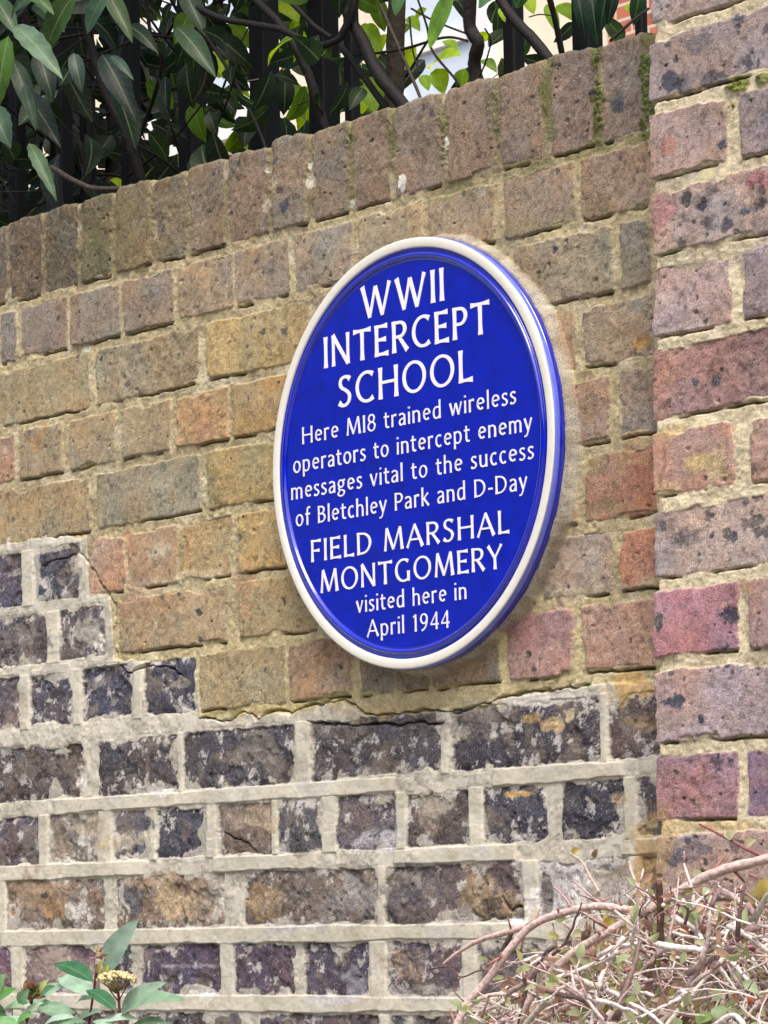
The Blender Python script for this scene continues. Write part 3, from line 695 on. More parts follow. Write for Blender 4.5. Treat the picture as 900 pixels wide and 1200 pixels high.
# the face below the coping: newer stock bricks above the ragged line, old sooty ones below
fq = grid_faces(jc+1, len(xs))
lowf = LOW[:jc+1].reshape(-1)[fq].mean(1) > .5
for nm, sel, lb in (('stock_brickwork', ~lowf, 'yellow and mauve stock brick courses in sandy mortar'), ('sooty_brickwork', lowf, 'old blackened brick courses repointed in pale cement')):
    f = fq[sel]; u, inv = np.unique(f, return_inverse=True)
    me = mesh_np(nm, VA[:jc+1].reshape(-1, 3)[u], inv.reshape(-1, 4), CA[:jc+1].reshape(-1, 4)[u])
    o = link(nm, me, M_BRICK, wall); o['label'] = lb
core = MB(); core.box((XL+.001, .03, 0), (.449, .2, 2.35)); core.build('core', M_CORE, wall, smooth=False)

pier = empty('brick_pier', (.62, .1, 0), 'mauve brick gate pier with wide cream joints standing proud of the wall', 'pier')
def edge_x(z): return np.interp(z, [0, 1.514, 1.59, 2.0, 2.37, 3], [.352, .3655, .3662, .379, .3895, .40])
pxs = np.concatenate([np.arange(0, .20, .0016), np.arange(.20, .46, .008)])      # measured from the leaning left edge
pzs = np.concatenate([np.arange(0, 1.36, .008), np.arange(1.36, 2.42, .0009), np.arange(2.42, PTOP+.01, .008)])
for b in PBR:
    e = float(edge_x((b['z0']+b['z1'])/2)); b['x0'] -= e; b['x1'] -= e
    if b['x0'] < .012: b['x0'] = -.012
PU, PZZ = np.meshgrid(pxs, pzs)
# patches are given in wall coordinates: shift the sampling so that they land on the leaning face
def field_pier():
    global at
    at0 = at
    def at2(px, py, y=0.0):
        p = at0(px, py, y).copy(); p[0] -= float(edge_x(p[2])); return p
    at = at2
    r = field(PU, PZZ, PBR, True); at = at0; return r
PH, PC, PIN = field_pier()
rowj = 1-PIN[:, 3:4]            # joints are weathered back from the corner, the bricks' ends are uneven
PXX = PU+edge_x(PZZ)+np.exp(-PU/.006)*(rowj*.005+fbm(PU*0+.3, PZZ, .05, 4, 220)*.0022+fbm(PU*0+.7, PZZ, .006, 2, 221)*.0008)
fr = np.stack([PXX, PY-PH, PZZ], -1)
left = []; leftc = []
for a in np.linspace(1, .15, 5):
    an = a*math.pi/2
    left.append(np.stack([PXX[:, 0]-.004*math.sin(an), PY-PH[:, 0]+.004*(1-math.cos(an)), pzs], -1)); leftc.append(PC[:, 0])
for y in (-.03, -.015, .0, .03, .3):
    left.insert(0, np.stack([PXX[:, 0]-.004+fbm(pzs, pzs*0+y, .02, 3, 210)*.001, np.full_like(pzs, y), pzs], -1)); leftc.append(PC[:, 0])
right = [np.stack([PXX[:, -1]+.003, np.full_like(pzs, y), pzs], -1) for y in (-.04, .0, .15, .3)]
PV = np.concatenate([np.array(left).transpose(1, 0, 2), fr, np.array(right).transpose(1, 0, 2)], 1)
PCC = np.concatenate([np.array(leftc).transpose(1, 0, 2), PC, np.repeat(PC[:, -1:], 4, 1)], 1)
link('brickwork', mesh_np('brickwork', PV.reshape(-1, 3), grid_faces(*PV.shape[:2]), PCC.reshape(-1, 4)), M_PIER, pier)
cap = MB(); cap.box((.36, -.09, PTOP-.006), (.9, .34, PTOP+.06), bev=.008); cap.box((.40, -.05, PTOP+.06), (.86, .30, PTOP+.1), bev=.008)
cap.build('capstone', mat_plain('capstone_stone', (.4, .37, .31), .9, .3, .25, 40, .4), pier)

# ------------------------------------------------------------------ plaque
plq = empty('plaque', (PCX, -.02, PCZ), 'round blue glazed plaque with white rim and raised white lettering on the brick wall', 'plaque')
M_BLUE = mat_plain('blue_glaze', tuple(lin((0, 23, 166))), .10, .5, .22, 45, .05, coat=1)
M_WHITE = mat_plain('white_glaze', tuple(lin((214, 212, 202))), .32, .5, .05, 120, .05)
M_LETTER = mat_plain('white_lettering', tuple(lin((226, 223, 226))), .35, .5)
def lathe(prof, name, mat, close=False, n=192):
    V = []; F = []
    for (r, y) in prof:
        for k in range(n):
            a = 2*math.pi*k/n; V.append((PCX+r*PK*math.cos(a), y+PY0, PCZ+r*PK*math.sin(a)))
    m = len(prof)
    F = [(i*n+k, i*n+(k+1) % n, (i+1)*n+(k+1) % n, (i+1)*n+k) for i in range(m-1) for k in range(n)]
    if close: F.append(tuple((m-1)*n+k for k in range(n)))
    me = mesh_np(name, V, F)
    return link(name, me, mat, plq)
YF = -.0405
prof = [(.2240, -.010), (.2262, -.019), (.2274, -.0262), (.2280, -.0305), (.2282, -.0342)]
lathe([(.2281, -.0338), (.2283, -.0350), (.2279, -.0380), (.2271, -.0398), (.2258, -.0404), (.2250, -.0404)], 'rim_edge', mat_plain('edge_highlight_glaze', tuple(lin((96, 110, 205))), .16, .5, .12, 200, .05, coat=1))  # paler blue paints the light band caught along the rim's front edge
prof += [(.2250, -.0342)]
prof += [(.2250, -.0385), (.2165, -.0385), (.2165, -.0398), (.2150, -.0392), (.2128, -.0385)]
for k in range(9):
    a = math.pi*k/8
    prof.append((.2092+.0031*math.cos(a), -.0385-.0040*math.sin(a)))
prof += [(.2056, -.03875), (.2050, -.0389), (.2042, -.0390), (.2030, -.0390), (.19, -.0390), (.1, -.0390), (.02, -.0390)]
disc = lathe(prof, 'disc', M_BLUE, True)
lathe([(.2262, -.0390), (.2273, -.0406), (.2268, -.0415), (.2256, -.0418), (.2182, -.0418), (.2172, -.0414), (.2167, -.0404), (.2166, -.037)], 'rim_ring', M_WHITE)

# ---- lettering: flared roman strokes
def arc(cx, cy, rx, ry, a0, a1, n=14):
    return [(cx+rx*math.cos(R(a0+(a1-a0)*i/n)), cy+ry*math.sin(R(a0+(a1-a0)*i/n))) for i in range(n+1)]
def ln(a, b, n=6): return [(a[0]+(b[0]-a[0])*i/n, a[1]+(b[1]-a[1])*i/n) for i in range(n+1)]
S = lambda pts, k=1.0, f0=.32, f1=.32, closed=False: (pts, k, f0, f1, closed)
V_ = lambda x, y0=0., y1=1., f0=.32, f1=.32, k=1.0: S(ln((x, y0), (x, y1)), k, f0, f1)
G = {
 'I': (.20, [V_(.10)]),
 'W': (1.16, [S(ln((.06, 1), (.33, 0)), 1.05, .3, -.1), S(ln((.33, 0), (.55, .93)), .8, -.1, .2), S(ln((.55, .93), (.80, 0)), 1.05, .0, -.1), S(ln((.80, 0), (1.08, 1)), .8, -.1, .45)]),
 'N': (.80, [V_(.10, k=.85), S(ln((.08, 1), (.70, 0)), 1.05, .2, -.05), V_(.70, k=.85)]),
 'T': (.74, [V_(.37, 0, .95), S(ln((.02, .94), (.72, .94)), 1, .75, .75)]),
 'E': (.58, [V_(.10), S(ln((.1, .94), (.53, .94)), 1, 0, .75), S(ln((.1, .52), (.47, .52)), 1, 0, .75), S(ln((.1, .06), (.56, .06)), 1, 0, .85)]),
 'F': (.55, [V_(.10), S(ln((.1, .94), (.53, .94)), 1, 0, .75), S(ln((.1, .50), (.46, .50)), 1, 0, .75)]),
 'L': (.54, [V_(.10), S(ln((.1, .06), (.52, .06)), 1, 0, .9)]),
 'H': (.80, [V_(.10), V_(.70), S(ln((.1, .52), (.7, .52)), 1, 0, 0)]),
 'R': (.68, [V_(.10), S([(.1, .94)]+arc(.32, .715, .22, .225, 90, -90)+[(.1, .49)], 1, 0, 0), S(ln((.30, .49), (.62, .02)), 1.05, 0, .35)]),
 'P': (.58, [V_(.10), S([(.1, .94)]+arc(.30, .70, .22, .24, 90, -90)+[(.1, .46)], 1, 0, 0)]),
 'B': (.60, [V_(.10), S([(.1, .94)]+arc(.28, .74, .18, .2, 90, -90)+[(.1, .54)], 1, 0, 0), S([(.1, .53)]+arc(.29, .295, .23, .235, 90, -90)+[(.1, .06)], 1, 0, 0)]),
 'D': (.78, [V_(.10), S([(.1, .94)]+arc(.28, .5, .40, .44, 90, -90, 20)+[(.1, .06)], 1, 0, 0)]),
 'C': (.76, [S(arc(.46, .5, .38, .46, 52, 308, 24), 1, .55, .45)]),
 'G': (.82, [S(arc(.46, .5, .38, .46, 52, 300, 24)+[(.70, .10)], 1, .55, .0), V_(.70, .02, .46, 0, .25)]),
 'O': (.92, [S(arc(.46, .5, .38, .46, 0, 360, 36), 1, 0, 0, True)]),
 'S': (.56, [S([(.48, .86), (.40, .93), (.28, .955), (.15, .90), (.10, .76), (.15, .63), (.28, .54), (.40, .44), (.46, .31), (.42, .14), (.29, .045), (.15, .06), (.05, .15)], 1, .5, .5)]),
 'M': (1.02, [S(ln((.10, 0), (.18, 1)), .8, .3, .0), S(ln((.18, 1), (.50, .04)), 1.1, .0, -.1), S(ln((.50, .04), (.83, 1)), .8, -.1, 0), S(ln((.83, 1), (.93, 0)), 1.1, .0, .3)]),
 'A': (.82, [S(ln((.04, 0), (.41, 1)), .8, .4, -.1), S(ln((.39, 1), (.77, 0)), 1.1, -.1, .35), S(ln((.18, .34), (.62, .34)), .9, 0, 0)]),
 'Y': (.70, [S(ln((.03, 1), (.35, .46)), 1.05, .35, 0), S(ln((.67, 1), (.35, .46)), .8, .45, 0), V_(.35, 0, .5, .32, 0)]),
 'K': (.68, [V_(.10)]),
 '1': (.40, [V_(.24, 0, 1, .25, 0), S(ln((.24, .97), (.10, .84)), .8, 0, .2)]),
 '4': (.60, [V_(.43, 0, 1, .25, 0), S(ln((.43, .97), (.06, .32)), .7, 0, 0), S(ln((.05, .30), (.56, .30)), 1, 0, .3)]),
 '8': (.58, [S(arc(.29, .735, .18, .215, 0, 360, 28), 1, 0, 0, True), S(arc(.29, .27, .22, .245, 0, 360, 28), 1, 0, 0, True)]),
 '9': (.58, [S(arc(.28, .69, .20, .27, 0, 360, 28), 1, 0, 0, True), S([(.48, .69), (.47, .45), (.40, .22), (.28, .08), (.14, .01)], 1, 0, .2)]),
 '-': (.34, [S(ln((.05, .36), (.29, .36)), 1, .2, .2)]),
 ' ': (.30, []),
}
xh = .70
def low_o(cx=.29, rx=.215): return arc(cx, xh/2, rx, xh/2-.035, 0, 360, 28)
G.update({
 'o': (.58, [S(low_o(), 1, 0, 0, True)]),
 'e': (.53, [S([(.08, .37), (.46, .40)]+arc(.28, .37, .19, .30, 8, 308, 24), 1, 0, .3)]),
 'c': (.46, [S(arc(.28, xh/2, .20, xh/2-.035, 55, 305, 20), 1, .4, .35)]),
 'r': (.38, [V_(.09, 0, xh, .2, .15), S([(.09, .50), (.15, .62), (.25, .67), (.35, .65)], 1, 0, .6)]),
 'n': (.56, [V_(.09, 0, xh, .2, .15), S([(.09, .50), (.18, .63), (.30, .665), (.42, .60), (.46, .46), (.46, 0)], 1, 0, .2)]),
 'm': (.86, [V_(.09, 0, xh, .2, .15), S([(.09, .50), (.17, .63), (.28, .665), (.38, .60), (.42, .46), (.42, 0)], 1, 0, .2), S([(.42, .50), (.50, .63), (.60, .665), (.71, .60), (.75, .46), (.75, 0)], 1, 0, .2)]),
 'h': (.56, [V_(.09, 0, 1.06, .2, .2), S([(.09, .50), (.18, .63), (.30, .665), (.42, .60), (.46, .46), (.46, 0)], 1, 0, .2)]),
 'u': (.56, [V_(.46, 0, xh, .2, .15), S([(.09, xh), (.09, .24), (.13, .09), (.25, .035), (.37, .07), (.46, .20)], 1, .15, 0)]),
 'i': (.18, [V_(.09, 0, xh, .2, .2), S(arc(.09, .93, .02, .02, 0, 360, 8), 1.0, 0, 0, True)]),
 'l': (.18, [V_(.09, 0, 1.06, .2, .2)]),
 't': (.38, [S([(.15, .90), (.15, .22), (.18, .08), (.26, .035), (.35, .06)], 1, -.2, .2), S(ln((.02, .655), (.35, .655)), 1, .1, .2)]),
 'd': (.58, [V_(.48, 0, 1.06, .2, .2), S([(.48, .58), (.38, .655), (.26, .655), (.14, .56), (.085, .35), (.13, .12), (.24, .035), (.36, .06), (.48, .18)], 1, 0, 0)]),
 'p': (.58, [V_(.09, -.28, xh, .2, .15), S([(.09, .52), (.19, .64), (.31, .66), (.43, .57), (.485, .36), (.44, .13), (.33, .035), (.20, .05), (.09, .14)], 1, 0, 0)]),
 'a': (.50, [S([(.07, .60), (.18, .66), (.30, .655), (.39, .57), (.40, .42), (.40, 0)], 1, .25, .2), S([(.40, .40), (.26, .38), (.12, .30), (.075, .17), (.13, .05), (.24, .04), (.34, .10), (.40, .20)], 1, 0, 0)]),
 's': (.40, [S([(.34, .60), (.24, .66), (.12, .63), (.075, .53), (.13, .42), (.24, .34), (.325, .24), (.31, .11), (.21, .035), (.10, .045), (.04, .10)], 1, .3, .3)]),
 'g': (.54, [S(arc(.25, .46, .17, .205, 0, 360, 26), 1, 0, 0, True), S([(.15, .29), (.10, .20), (.15, .12), (.34, .08), (.45, 0), (.44, -.15), (.30, -.24), (.14, -.23), (.055, -.13), (.10, -.02), (.17, .05)], .9, 0, 0), S([(.36, .60), (.43, .65), (.51, .66)], .9, 0, .3)]),
 'v': (.50, [S(ln((.04, xh), (.25, 0)), 1.05, .25, -.1), S(ln((.25, 0), (.46, xh)), .8, -.1, .3)]),
 'w': (.80, [S(ln((.04, xh), (.22, 0)), 1.05, .25, -.1), S(ln((.22, 0), (.40, .66)), .8, -.1, .1), S(ln((.40, .66), (.58, 0)), 1.05, .0, -.1), S(ln((.58, 0), (.76, xh)), .8, -.1, .3)]),
 'y': (.50, [S(ln((.04, xh), (.26, .02)), 1.05, .25, 0), S([(.47, xh), (.26, .02), (.18, -.20), (.10, -.27), (.02, -.26)], .85, .3, .2)]),
 'f': (.36, [S([(.36, 1.02), (.27, 1.04), (.18, .96), (.16, .80), (.16, 0)], 1, .3, .2), S(ln((.03, .655), (.34, .655)), 1, .1, .2)]),
 'k': (.52, [V_(.09, 0, 1.06, .2, .2), S(ln((.44, xh), (.12, .36)), .85, .3, 0), S(ln((.18, .42), (.49, 0)), 1.05, 0, .25)]),
})
def catmull(p, n=4):
    return [(v.x, v.y) for v in spline([(a, b, 0) for a, b in p], n)]
def text_line(text, x0, x1, zb, capz, wv, wh, track=.12, depth=.0005):
    adv = []; x = 0
    for ch in text:
        adv.append(x); x += G[ch][0]+track
    tot = x-track
    # the photo's measured width is ink to ink
    sx = (x1-x0)/(tot-.02*0)
    mb = MB(); q = 0
    for ch, a in zip(text, adv):
        for (pts, k, f0, f1, closed) in G[ch][1]:
            if len(pts) > 7 and not closed and len(pts) < 14: pts = catmull(pts, 4)
            P = np.array(pts); m = len(P)
            P2 = np.stack([(a+P[:, 0])*sx, P[:, 1]*capz], -1)
            if closed: T = np.roll(P2[:-1], -1, 0)-np.roll(P2[:-1], 1, 0); P2 = P2[:-1]; m -= 1
            else: T = np.gradient(P2, axis=0)
            T /= np.linalg.norm(T, axis=1)[:, None]
            Nn = np.stack([-T[:, 1], T[:, 0]], -1)
            wd = .5*capz*k*np.sqrt((wv*T[:, 1])**2+(wh*T[:, 0])**2)
            if not closed:
                s_ = np.concatenate([[0], np.cumsum(np.linalg.norm(np.diff(P2, axis=0), axis=1))])
                e0 = np.clip(1-s_/(.32*capz), 0, 1)**1.6; e1 = np.clip(1-(s_[-1]-s_)/(.32*capz), 0, 1)**1.6
                wd = wd*(1+f0*e0+f1*e1)
            A = P2+Nn*wd[:, None]; B = P2-Nn*wd[:, None]
            yt = PY0-.0390-depth-.00002*(q % 12); q += 1
            V = [(x0+p_[0], yt, zb+p_[1]) for p_ in A]+[(x0+p_[0], yt, zb+p_[1]) for p_ in B]
            V += [(x0+p_[0], PY0-.0380, zb+p_[1]) for p_ in A]+[(x0+p_[0], PY0-.0380, zb+p_[1]) for p_ in B]
            F = []; rngm = range(m if closed else m-1)
            for i in rngm:
                j = (i+1) % m
                F += [(i, m+i, m+j, j), (i, j, 2*m+j, 2*m+i), (m+j, m+i, 3*m+i, 3*m+j)]
            if not closed: F += [(0, 2*m, 3*m, m), (m-1, 2*m-1, 4*m-1, 3*m-1)]
            mb.add(V, F)
    return mb.build('lettering', M_LETTER, plq, smooth=False)
HV, HH = .148, .096; BV, BH = .115, .088
for args in [
    ("WWII", -.0735, .0655, .1528, .0350, HV, HH), ("INTERCEPT", -.1385, .1350, .1085, .0340, HV, HH), ("SCHOOL", -.1150, .1070, .0622, .0340, HV, HH),
    ("Here MI8 trained wireless", -.1785, .1720, .0302, .0186, BV, BH, .11), ("operators to intercept enemy", -.1945, .1945, .0000, .0186, BV, BH, .11),
    ("messages vital to the success", -.1990, .1965, -.0289, .0186, BV, BH, .11), ("of Bletchley Park and D-Day", -.1915, .1850, -.0590, .0186, BV, BH, .11),
    ("FIELD MARSHAL", -.1665, .1570, -.1004, .0240, HV*.93, HH*.93), ("MONTGOMERY", -.1515, .1450, -.1353, .0245, HV*.93, HH*.93),
    ("visited here in", -.0905, .0900, -.1617, .0180, BV, BH, .11), ("April 1944", -.0735, .0625, -.1890, .0180, BV, BH, .11)]:
    t, a, b, zb, cz, wv, wh = args[:7]; a, b, zb, cz = PCX+(a+.0006)*PK, PCX+(b-.0018)*PK, zb*PK, cz*PK
    text_line(t, a, b, PCZ+zb, cz, wv, wh, *(args[7:]))

# ------------------------------------------------------------------ fence behind the wall
FY = .42
fence = empty('railing_fence', (0, FY, 0), 'dark painted fence of upright square bars rising behind the wall', 'fence')
M_BAR = mat_plain('shaded_bar_paint', (.0035, .0035, .004), .6, .15, .35, 30, .2)  # near-black paint, deepened further to carry the canopy's shade
first = None
for (a, b) in ((8, 30), (60, 85), (140, 166), (207, 244), (291, 331), (360, 402), (402, 424), (589, 620), (670, 715), (744, 764)):
    xa = at(a, 60, FY)[0]; xb = at(b, 60, FY)[0]; s2 = (xb-xa)/2.3
    mb = MB(); mb.box((xa, FY, .05), (xa+s2, FY+s2*.9, 3.3), bev=.003); mb.build('bar', M_BAR, fence)
mb = MB(); mb.box((-2.6, FY+.05, 3.12), (1.2, FY+.08, 3.18), bev=.004); mb.build('rail', M_BAR, fence)
mb = MB(); mb.box((-2.6, FY+.05, .5), (1.2, FY+.08, .56), bev=.004); mb.build('rail', M_BAR, fence)
for x in np.arange(-2.5, at(8, 60, FY)[0]-.1, .125):
    mb = MB(); mb.box((x, FY, .05), (x+.035, FY+.03, 3.3), bev=.003); mb.build('bar', M_BAR, fence)

# ------------------------------------------------------------------ house behind
HY = 9.0
house = empty('house', (-9, HY, 0), 'pale cream rendered house with red brick corner far behind the fence', 'house')
M_STUCCO = mat_plain('cream_render', tuple(lin((236, 222, 200))), .9, .2, .08, 8, .1)
def hx(px): return at(px, 40, HY)[0]
mb = MB(); mb.box((hx(-260), HY, 0), (hx(712), HY+6, 10.5)); mb.build('wall', M_STUCCO, house, smooth=False)
mbr = bpy.data.materials.new('red_brick'); t_, N_, L_, b_ = nodes(mbr)
bt = N_.new('ShaderNodeTexBrick'); bt.inputs['Color1'].default_value = (.42, .12, .06, 1); bt.inputs['Color2'].default_value = (.5, .17, .09, 1); bt.inputs['Mortar'].default_value = (.6, .5, .42, 1)
bt.inputs['Scale'].default_value = 1; bt.inputs['Brick Width'].default_value = .225; bt.inputs['Row Height'].default_value = .075; bt.inputs['Mortar Size'].default_value = .008
tc_ = N_.new('ShaderNodeTexCoord'); mp = N_.new('ShaderNodeMapping'); mp.inputs['Rotation'].default_value = (R(-90), 0, 0)
L_.new(tc_.outputs['Object'], mp.inputs[0]); L_.new(mp.outputs[0], bt.inputs['Vector']); L_.new(bt.outputs['Color'], b_.inputs['Base Color']); b_.inputs['Roughness'].default_value = .9
mb = MB(); mb.box((hx(716), HY-.02, 0), (hx(1100), HY+6, 10.5)); mb.build('brick_corner', mbr, house, smooth=False)
M_GLASS = mat_plain('painted_sky_glass', (.62, .7, .8), .12, .8)  # pale blue base colour paints the sky's reflection into the panes
M_FRAME = mat_plain('white_window_paint', (.8, .8, .8), .5, .4)
for (a, b) in ((455, 582), (180, 300), (-120, 0)):
    z0 = at((a+b)/2, 175, HY)[2]; z1 = at((a+b)/2, -75, HY)[2]
    fr_ = MB(); x0, x1 = hx(a), hx(b)
    for lo, hi in (((x0, HY-.06, z0), (x0+.12, HY-.003, z1)), ((x1-.12, HY-.06, z0), (x1, HY-.003, z1)), ((x0+.12, HY-.06, z0), (x1-.12, HY-.003, z0+.12)), ((x0+.12, HY-.06, z1-.12), (x1-.12, HY-.003, z1)), ((x0+.12, HY-.05, (z0+z1)/2-.04), (x1-.12, HY-.003, (z0+z1)/2+.04))):
        fr_.box(lo, hi)
    wo = fr_.build('window', M_FRAME, house, smooth=False)
    p = MB(); p.box((x0+.12, HY-.02, z0+.12), (x1-.12, HY-.002, z1-.12)); po = p.build('pane', M_GLASS, None, smooth=False); po.parent = wo; po.matrix_parent_inverse = Matrix.Translation(-Vector(house.location))@Matrix.Identity(4)
    po.matrix_parent_inverse = wo.matrix_world.inverted() if False else Matrix.Identity(4)
rf = MB(); xa, xb = hx(-300), hx(1140)
rf.add([(xa, HY-.4, 10.5), (xb, HY-.4, 10.5), (xb, HY+6.4, 10.5), (xa, HY+6.4, 10.5), (xa, HY+3, 13), (xb, HY+3, 13)], [(0, 1, 5, 4), (3, 4, 5, 2), (0, 4, 3), (1, 2, 5), (0, 3, 2, 1)])
rf.build('roof', mat_plain('slate_roof', (.1, .1, .12), .7, .4, .3, 5, .3), house, smooth=False)

# ------------------------------------------------------------------ shrubs behind the wall
def P3(px, py, y): return Vector(at(px, py, y))
def rad(px_w, y):    # half a pixel width as metres
    p = at(450, 100, y); return px_w*.5*np.linalg.norm(p-CAM)/F_PX
VD = Vector(-fw)      # towards the camera

BK = tuple(lin((22, 19, 19))); BK2 = tuple(lin((58, 50, 44)))
def branch(parent, path, wpx, y0, y1, c=BK, n=7, name='branch'):
    m = len(path)
    pts = [P3(a, b, y0+(y1-y0)*i/(m-1)) for i, (a, b) in enumerate(path)]
    sp = spline(pts, 6); k = len(sp)
    r = [rad(wpx[0]+(wpx[1]-wpx[0])*i/(k-1), y0) for i in range(k)]
    mb = MB(); mb.tube(sp, r, c, n=n, rough=.08); return mb.build(name, M_BARK, parent)

rd = random.Random(5)
def rnd_dir(bias=(0, 0, 0), s=1.0):
    v = Vector((rd.gauss(0, 1), rd.gauss(0, 1), rd.gauss(0, 1)))
    return (v.normalized()*s+Vector(bias)).normalized()

# laurel on the left, reaching over the coping
laurel = empty('laurel_shrub', (-.9, .35, 0), 'large dark laurel shrub with long blue-green leaves hanging over the wall', 'shrub')
branch(laurel, [(95, 0), (106, 50), (122, 105), (145, 150), (160, 195), (172, 235)], (10, 15), .22, .3)
branch(laurel, [(170, -10), (178, 48), (190, 68), (181, 112), (160, 168)], (5, 6), .25, .32)
branch(laurel, [(60, 196), (85, 211), (110, 221), (142, 221)], (8, 7), .1, .12, BK2)
branch(laurel, [(20, -20), (40, 60), (60, 150), (62, 200)], (8, 10), .3, .4)
branch(laurel, [(70, 95), (85, 130), (100, 200), (110, 235)], (2.5, 2.5), .1, .2, BK2)
branch(laurel, [(0, 225), (50, 224), (66, 222)], (1.5, 1.5), .1, .15)
tr_ = MB()
for (a, b) in ((62, 200), (172, 235), (110, 240)):
    p = P3(a, b, .4); tr_.tube([p, p+Vector((.02, .05, -.8)), Vector((p.x, .5, 0))], [.012, .02, .03], BK, 8)
for (a, b, y) in ((20, -20, .3), (95, 0, .22), (170, -10, .25), (-150, -20, .5)):
    p = P3(a, b, y); tr_.tube(spline([p, p+Vector((.03, -.1, .25)), p+Vector((.12, -.25, .55))], 5), [.012]*5+[.008]*5+[.004], BK, 7)
tr_.build('trunk', M_BARK, laurel)
lv = MB()
def L(mb, a, b, wpx, y, c, face=.8, serr=0., fold=.3, bend=.1, seg=11, tilt=(0, 0, 0), y2=None):
    A = P3(*a, y); B = P3(*b, y if y2 is None else y2)
    n_ = VD*face+Vector(tilt)+Vector((0, 0, .35))
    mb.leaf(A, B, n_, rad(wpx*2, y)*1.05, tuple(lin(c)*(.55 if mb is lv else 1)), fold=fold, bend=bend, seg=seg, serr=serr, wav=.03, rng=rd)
G1, G2, G3 = (90, 120, 88), (44, 70, 44), (30, 50, 42)
L(lv, (17, 31), (72, 89), 30, -.02, (112, 140, 112), serr=.06)
L(lv, (10, 42), (-4, 128), 30, -.03, (88, 128, 60), serr=.05)
L(lv, (88, -8), (52, 62), 34, .02, (70, 104, 56), serr=.05)
L(lv, (132, -20), (100, 40), 24, .04, (88, 126, 102))
L(lv, (120, 64), (158, 138), 34, .14, (30, 50, 44))
L(lv, (34, 168), (66, 233), 19, -.05, (84, 114, 78), serr=.08)
L(lv, (86, 62), (96, 108), 20, .1, (64, 86, 76))
L(lv, (130, 66), (156, 92), 12, .08, (72, 98, 82))
L(lv, (125, -10), (155, 48), 22, .1, (66, 92, 52))
L(lv, (207, 32), (252, 88), 28, .12, (56, 82, 54))
L(lv, (15, 70), (45, 150), 24, .04, (44, 68, 46)); L(lv, (28, 100), (42, 152), 15, .0, (78, 104, 82))
L(lv, (-12, 125), (12, 172), 34, 0., (76, 110, 86), serr=.05); L(lv, (45, 60), (62, 118), 30, .08, (36, 58, 44)); L(lv, (30, 110), (70, 170), 30, .1, (32, 52, 40))
L(lv, (60, -15), (10, 20), 30, .05, (60, 92, 52)); L(lv, (-5, 0), (20, 40), 26, .08, (72, 100, 66)); L(lv, (40, 5), (75, 35), 24, .1, (38, 60, 38))
L(lv, (150, 30), (185, 60), 20, .2, (34, 52, 34)); L(lv, (215, -10), (240, 40), 26, .25, (52, 74, 50)); L(lv, (20, -20), (62, 14), 26, .0, (70, 108, 52))
for _ in range(620):        # the body of the shrub, thinning to the right
    px = rd.uniform(-160, 250) if rd.random() < .72 else rd.uniform(-600, -100); py = rd.uniform(-260, 330) if px < 60 else rd.uniform(-200, 250)
    y = rd.uniform(.12, 1.0)
    p = P3(px, py, y)
    if px > 90 and rd.random() < .45: continue
    if y < .27 and p.z < 2.44: y = rd.uniform(.3, 1.0); p = P3(px, py, y)
    d = rnd_dir((0, -.2, -.7)); ln_ = rd.uniform(.06, .11)
    g = rd.uniform(.75, 1.15); cc = tuple(v*g for v in rd.choice([(34, 56, 34), (24, 42, 32), (28, 46, 32), (36, 58, 32)]))
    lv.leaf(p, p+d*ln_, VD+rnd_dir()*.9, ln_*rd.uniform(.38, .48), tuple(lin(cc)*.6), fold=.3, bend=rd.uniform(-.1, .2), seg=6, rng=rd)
for _ in range(1000):        # the crown above the picture, leaning out over the wall and shading what is below
    px = rd.uniform(-420, 420); py = rd.uniform(-760, -190); y = rd.uniform(.05, 1.2)
    p = P3(px, py, y); d = rnd_dir((0, 0, -.5)); ln_ = rd.uniform(.08, .13)
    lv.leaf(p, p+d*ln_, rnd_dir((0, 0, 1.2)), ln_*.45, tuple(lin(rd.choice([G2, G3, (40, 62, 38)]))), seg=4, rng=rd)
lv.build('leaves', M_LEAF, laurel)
tw = MB()
for _ in range(170):
    px = rd.uniform(-40, 260); py = rd.uniform(-120, 240); y = rd.uniform(.28, .9)
    p = P3(px, py, y); d = rnd_dir((0, 0, .3)); q = p+d*rd.uniform(.06, .22)
    tw.tube([p, p.lerp(q, .5)+rnd_dir()*.012, q], [.0025, .002, .0012], BK, 4)
tag(tw.build('twigs', M_BARK, laurel), kind='stuff')

# leafy climber-like shrub in the middle with bright backlit leaves
mid = empty('leafy_shrub', (-.25, .5, 0), 'bare-limbed shrub with thin bright yellow-green leaves behind the coping', 'shrub')
branch(mid, [(200, -8), (255, 20), (300, 29), (333, 36), (367, 53), (391, 49), (402, 38), (414, 8), (418, -30)], (8, 10), .25, .28)
branch(mid, [(285, -12), (322, 22), (342, 49), (362, 89), (375, 133), (388, 170)], (10, 13), .3, .34)
branch(mid, [(400, -20), (407, 15), (425, 48), (442, 85), (472, 122), (500, 160)], (14, 17), .28, .3)
branch(mid, [(400, 55), (430, 95), (455, 130)], (8, 9), .3, .3)
branch(mid, [(553, -20), (550, 30), (560, 50), (556, 75), (562, 110)], (15, 16), .27, .3, tuple(lin((34, 29, 28))))
branch(mid, [(578, -15), (600, 20), (625, 46), (655, 85)], (12, 13), .28, .3)
branch(mid, [(642, -10), (652, 30), (661, 75)], (7, 7), .26, .3)
branch(mid, [(715, 48), (742, 24), (760, 10)], (4, 3), .3, .35)
branch(mid, [(333, -5), (350, 12), (368, 30), (388, 44)], (6, 6), .32, .3)
branch(mid, [(466, -20), (464, 40), (463, 90), (460, 150)], (21, 23), .34, .36, tuple(lin((52, 46, 38))), 10)
branch(mid, [(236, 35), (270, 85), (285, 115), (300, 145), (312, 175)], (5, 4), .35, .3)
